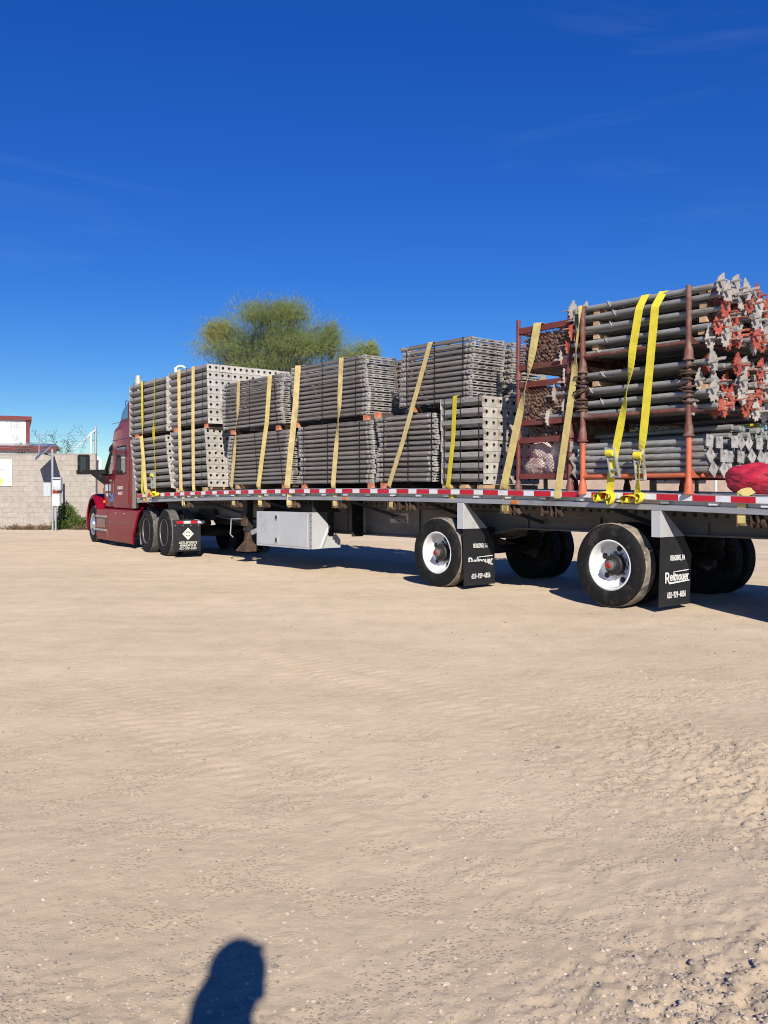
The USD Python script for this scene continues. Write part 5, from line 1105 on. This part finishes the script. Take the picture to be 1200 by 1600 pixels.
# ------------------------------------------------------------------ plants
def blades(P, D, L, w, q, fold=0.0):
    """Thin leaf blades: bases P, directions D, lengths L, widths w."""
    n = len(P); D = D / np.linalg.norm(D, axis=1, keepdims=True)
    S = np.cross(D, q.normal(size=(n, 3))); S /= np.linalg.norm(S, axis=1, keepdims=True)
    L = np.broadcast_to(L, n)[:, None]; w = np.broadcast_to(w, n)[:, None]
    mid = P + D * L * .5; tip = P + D * L
    tip = tip + np.array([0, 0, -1]) * L * fold
    v = np.stack([P, mid + S * w / 2, tip, mid - S * w / 2], 1).reshape(-1, 3)
    i = np.arange(n)[:, None] * 4
    return v, np.hstack([i, i + 1, i + 2, i + 3])
def tree(name, label, base, lobes, q, nleaf, leaf_mat, trunk_r=.16, tw=(.30, .011), cat='tree', up=.75):
    t = thing(name, label, cat, world(base))
    tr = MB(); tips = []
    fork = np.array([0, 0, 1.2])
    tr.tube([(0, 0, -.2), (.05, 0, .6), tuple(fork)], [trunk_r * 1.2, trunk_r, trunk_r * .9], 10)
    for c, r in lobes:
        c = np.array(c); r = np.array(r)
        for k in range(5):
            e = c + r * q.normal(0, .35, 3) - np.array([0, 0, r[2] * .25]); m1 = fork * .5 + e * .5 + q.normal(0, .25, 3)
            tr.tube([fork, m1 * .6 + fork * .4 + [0, 0, .2], m1, e], [trunk_r * .6, trunk_r * .42, trunk_r * .3, trunk_r * .12], 7)
            for j in range(9):
                u = q.normal(size=3); u /= np.linalg.norm(u); u[2] = abs(u[2]) * .7 + u[2] * .3
                f = c + r * u * (.3 + .65 * q.random()); m2 = e * .5 + f * .5 + q.normal(0, .12, 3)
                tr.tube([e, m2, f], [trunk_r * .12, trunk_r * .07, trunk_r * .03], 4, False); tips.append((f, r))
    obj('trunk', tr, 'bark', t, 50)
    Ps, Ds = [], []
    tips_w = len(tips); per = nleaf // tips_w
    for f, r in tips:
        g = q.normal(0, 1, (per, 3)) * np.array(r) * np.array([.26, .26, .25]) * (.45 + 1.1 * q.random())
        out = f - np.mean([c for c, _ in lobes], axis=0)
        out = out / np.linalg.norm(out)
        Ps.append(f + g); Ds.append(out[None] * .55 + q.normal(0, .42, (per, 3)) + np.array([0, 0, up]))
    P = np.vstack(Ps); D = np.vstack(Ds)
    v, f = blades(P, D, tw[0] * (.6 + .8 * q.random(len(P))), tw[1] * (.7 + .6 * q.random(len(P))), q, .12)
    obj('crown', MB().add(v, f), leaf_mat, t, False)
    return t
q = np.random.default_rng(17)
TX = 40.0
tx = lambda p: px(p, TX)
tz = lambda p: pz(p, TX)
b0 = np.array([tx(440), TX, 0])
L0 = []
for p_x, p_y, rx, rz in [(a, b + 9, c_, d_) for a, b, c_, d_ in ((400, 535, 66, 52), (440, 520, 58, 46), (362, 545, 46, 44), (480, 548, 44, 44), (418, 500, 44, 32), (346, 516, 24, 26), (430, 575, 80, 40), (515, 538, 22, 36), (550, 560, 32, 34), (578, 548, 12, 22), (455, 500, 34, 30), (420, 560, 60, 40), (460, 545, 46, 40), (380, 565, 50, 36))]:
    k = TX / 1432
    L0.append(((tx(p_x) - b0[0], q.normal(0, .7), tz(p_y)), (rx * k, max(rx, rz) * k * .9, rz * k)))
tree('palo_verde_tree', 'airy yellow-green desert tree rising behind the stacked frames', b0, L0, q, 76000, 'leaf', .12, tw=(.17, .0165))
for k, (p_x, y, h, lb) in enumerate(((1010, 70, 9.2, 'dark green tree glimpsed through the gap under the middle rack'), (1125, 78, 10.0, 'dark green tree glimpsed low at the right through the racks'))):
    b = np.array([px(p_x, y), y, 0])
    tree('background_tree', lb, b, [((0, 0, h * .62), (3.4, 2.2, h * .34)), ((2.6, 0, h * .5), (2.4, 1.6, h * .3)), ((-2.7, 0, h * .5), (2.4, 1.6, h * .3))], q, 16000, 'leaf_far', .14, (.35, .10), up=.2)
rail = thing('pipe_frame', 'white pipe frame far behind, seen through the gap under the middle rack', 'frame', world((px(1115, 58), 58, 0)))
obj('upright', MB().tube([(.15, 0, 0), (.15, 0, 6.0)], .07, 8), 'sign_white', rail); obj('diagonal', MB().tube([(-.9, 0, 6.1), (0, 0, 4.6)], .07, 8), 'sign_white', rail)
obj('ledge', MB().box(-1.9, 1.5, -.1, .1, 4.45, 4.65), 'far_wall', rail, False)
# bush and weeds at the wall foot
def shrub(name, label, base, clumps, q, n, mtl, L, w, cat='bush', group=None, up=.6):
    t = thing(name, label, cat, world(base), group); P, D = [], []; st = MB()
    for c, r in clumps:
        m = n // len(clumps); u = q.normal(size=(m, 3)); u /= np.linalg.norm(u, axis=1, keepdims=True); rr = q.random(m)[:, None] ** .5
        p = np.array(c) + u * rr * np.array(r); p[:, 2] = np.maximum(p[:, 2], .01); P.append(p); D.append(u * .7 + q.normal(0, .4, (m, 3)) + [0, 0, up])
        for k in range(4): st.tube([(c[0] * .4, c[1] * .4, 0), tuple(np.array(c) + q.normal(0, .3, 3) * np.array(r))], [.012, .005], 4, False)
    P = np.vstack(P); D = np.vstack(D)
    v, f = blades(P, D, L * (.6 + .8 * q.random(len(P))), w * (.6 + .8 * q.random(len(P))), q, .2)
    obj('foliage', MB().add(v, f), mtl, t, False); obj('stem', st, 'dry_weed', t)
    return t
BYY = 34.4
shrub('bush', 'green weedy bush at the foot of the block wall beside the meter pole', (px(108, BYY), BYY, 0), [((0, 0, .45), (.36, .35, .42)), ((-.15, 0, .7), (.25, .22, .3)), ((.35, -.1, .25), (.38, .3, .25)), ((-.3, -.1, .2), (.3, .3, .2)), ((.62, 0, .2), (.3, .3, .2))], q, 3600, 'bush', .11, .035)
for k, (p_x, s_, lb) in enumerate(((12, .6, 'dry brown weeds at the wall foot at the left edge'), (35, .5, 'dry brown weeds at the wall foot under the solar panel'), (57, .7, 'reddish brown dry weeds left of the meter pole'), (72, .4, 'small dry weeds against the meter pole foot'), (126, .5, 'low weeds between the bush and the front wheel'))):
    shrub('dry_weeds', lb, (px(p_x, 34.0), 34.0, 0), [((0, 0, .05), (.5 * s_ + .15, .3, .1)), ((.2, .2, .06), (.35 * s_, .25, .12))], q, 420, 'dry_weed', .09, .022, 'weeds', 'dry weeds along the wall foot')
vn = thing('dry_vine', 'scraggly vine tangled in the wires on top of the block wall', 'vine', world((0, 0, 0)))
m = MB(); P = []
for k in range(16):
    x0 = px(q.uniform(62, 128), 35.6) if k > 5 else px(q.uniform(0, 62), 35.6); p = np.array([x0, 35.62, 2.85]); ps = [p.copy()]; dz = q.uniform(.05, .15) if k > 5 else q.uniform(.0, .05)
    for j in range(7): p = p + [q.normal(0, .11), q.normal(0, .03), dz + q.normal(0, .05)]; ps.append(p.copy())
    m.tube(ps, .007, 4, False); P += ps[1:]
obj('stem', m, 'vine', vn); P = np.repeat(np.array(P), 9, 0) + q.normal(0, .07, (len(P) * 9, 3))
v, f = blades(P, q.normal(size=P.shape), .05, .03, q); obj('foliage', MB().add(v, f), 'vine', vn, False)

# ------------------------------------------------------------------ the photographer, standing behind the camera (only the shadow falls in view)
def sphere(c, r): return Manifold.sphere(r, 20).translate(tuple(c))
def limb(*cr): return [Manifold.batch_hull([sphere(a, ra), sphere(b, rb)]) for (a, ra), (b, rb) in zip(cr[:-1], cr[1:])]
def ell(c, r, n=28): return Manifold.sphere(1.0, n).scale(tuple(r)).translate(tuple(c))
def union(l):
    m = l[0]
    for k in l[1:]: m = m + k
    return m
def skinned(l, ln=.03, it=6):
    w = union(l).refine_to_length(ln).to_mesh(); t = trimesh.Trimesh(w.vert_properties[:, :3], w.tri_verts, process=True)
    trimesh.smoothing.filter_taubin(t, iterations=it); return t
hx, hy, hz = -0.012, -0.215, 1.645                     # head centre
ps = thing('person', 'person in a brimmed cap holding up a phone, casting the shadow at the bottom edge', 'person', world((0, 0, 0)))
head = [ell((hx, hy, hz), (.076, .098, .118)), ell((hx, hy + .045, hz - .065), (.052, .052, .05)), ell((hx, hy + .1, hz - .018), (.013, .022, .022))]
head += [ell((hx + s * .078, hy - .005, hz - .01), (.012, .026, .036)) for s in (1, -1)] + [ell((hx + s * .03, hy + .085, hz + .012), (.012, .008, .007)) for s in (1, -1)] + [ell((hx, hy + .094, hz - .062), (.024, .008, .007))]
neck = limb(((hx, hy - .03, hz - .07), .055), ((0, -.26, 1.44), .065))
arms = []
for s in (1, -1):
    arms += limb(((s * .19, -.27, 1.40), .06), ((s * .235, -.20, 1.13), .045), ((s * .13, -.04, 1.25), .034), ((s * .088, -.028, 1.30), .028))
    pc = np.array([s * .082, -.03, 1.325])
    arms.append(Manifold.batch_hull([sphere(pc + [0, -.01, -.035], .016), sphere(pc + [0, .006, .04], .015), sphere(pc + [-s * .01, -.02, .03], .012), sphere(pc + [-s * .01, -.02, -.03], .014)]))
    for k, (dz, ln_) in enumerate(((.042, .052), (.022, .058), (.001, .054), (-.019, .044))):
        a = pc + [0, .004, dz]; b = a + [-s * .004, .022, 0]; c = b + [-s * ln_ * .55, .006, 0]; arms += limb((a, .0095), (b, .009), (c, .0078))
    a = pc + [-s * .006, -.02, .03]; arms += limb((a, .0105), (a + [-s * .018, -.014, .022], .0095), (a + [-s * .036, -.012, .038], .0085))
torso = [Manifold.batch_hull([ell((0, -.27, 1.30), (.19, .11, .14)), ell((0, -.27, 1.05), (.155, .105, .1))]), Manifold.batch_hull([ell((0, -.27, 1.05), (.155, .105, .1)), ell((0, -.27, .93), (.17, .115, .09))])]
legs = []
for s in (1, -1): legs += limb(((s * .09, -.27, .90), .085), ((s * .10, -.26, .50), .058), ((s * .105, -.28, .10), .042)) + limb(((s * .105, -.29, .05), .042), ((s * .12, -.12, .035), .034))
obj('body', skinned(head + neck + arms + torso + legs, .018, 4), 'skin', ps, True)
sl = []
for s in (1, -1): sl += limb(((s * .185, -.27, 1.41), .075), ((s * .23, -.21, 1.18), .062))
obj('shirt', skinned([Manifold.batch_hull([ell((0, -.27, 1.32), (.205, .125, .145)), ell((0, -.27, 1.05), (.175, .125, .1))]), Manifold.batch_hull([ell((0, -.27, 1.05), (.175, .125, .1)), ell((0, -.27, .92), (.185, .13, .06))])] + sl, .03, 3), 'shirt', ps, True)
tr = []
for s in (1, -1): tr += limb(((s * .09, -.27, .90), .105), ((s * .10, -.26, .50), .077), ((s * .105, -.28, .12), .066))
obj('trousers', skinned(tr, .03, 3), 'denim', ps, True)
for s in (1, -1): obj('shoe', skinned([Manifold.batch_hull([ell((s * .105, -.30, .05), (.045, .06, .055)), ell((s * .12, -.13, .035), (.046, .07, .04))])], .02, 3), 'shoe', ps, True)
cap = union([ell((hx + .006, hy + .01, hz + .034), (.086, .115, .104)), Manifold.batch_hull([ell((hx + .040, hy + .05, hz + .085), (.034, .04, .014)), ell((hx + .044, hy + .100, hz + .066), (.034, .024, .008))]), ell((hx - .05, hy - .045, hz - .075), (.062, .07, .125))])
obj('cap', cap, 'cap_cloth', ps, 40)
ph = thing('mobile_phone', 'dark phone held up in both hands of the person casting the shadow', 'phone', world((0, -0.012, EYE)))
obj('case', Manifold.batch_hull([sphere((a * .072, b * .002 - .0, c * .034 - .012), .004) for a in (-1, 1) for b in (-1, 1) for c in (-1, 1)]), 'phone_body', ph, 40)
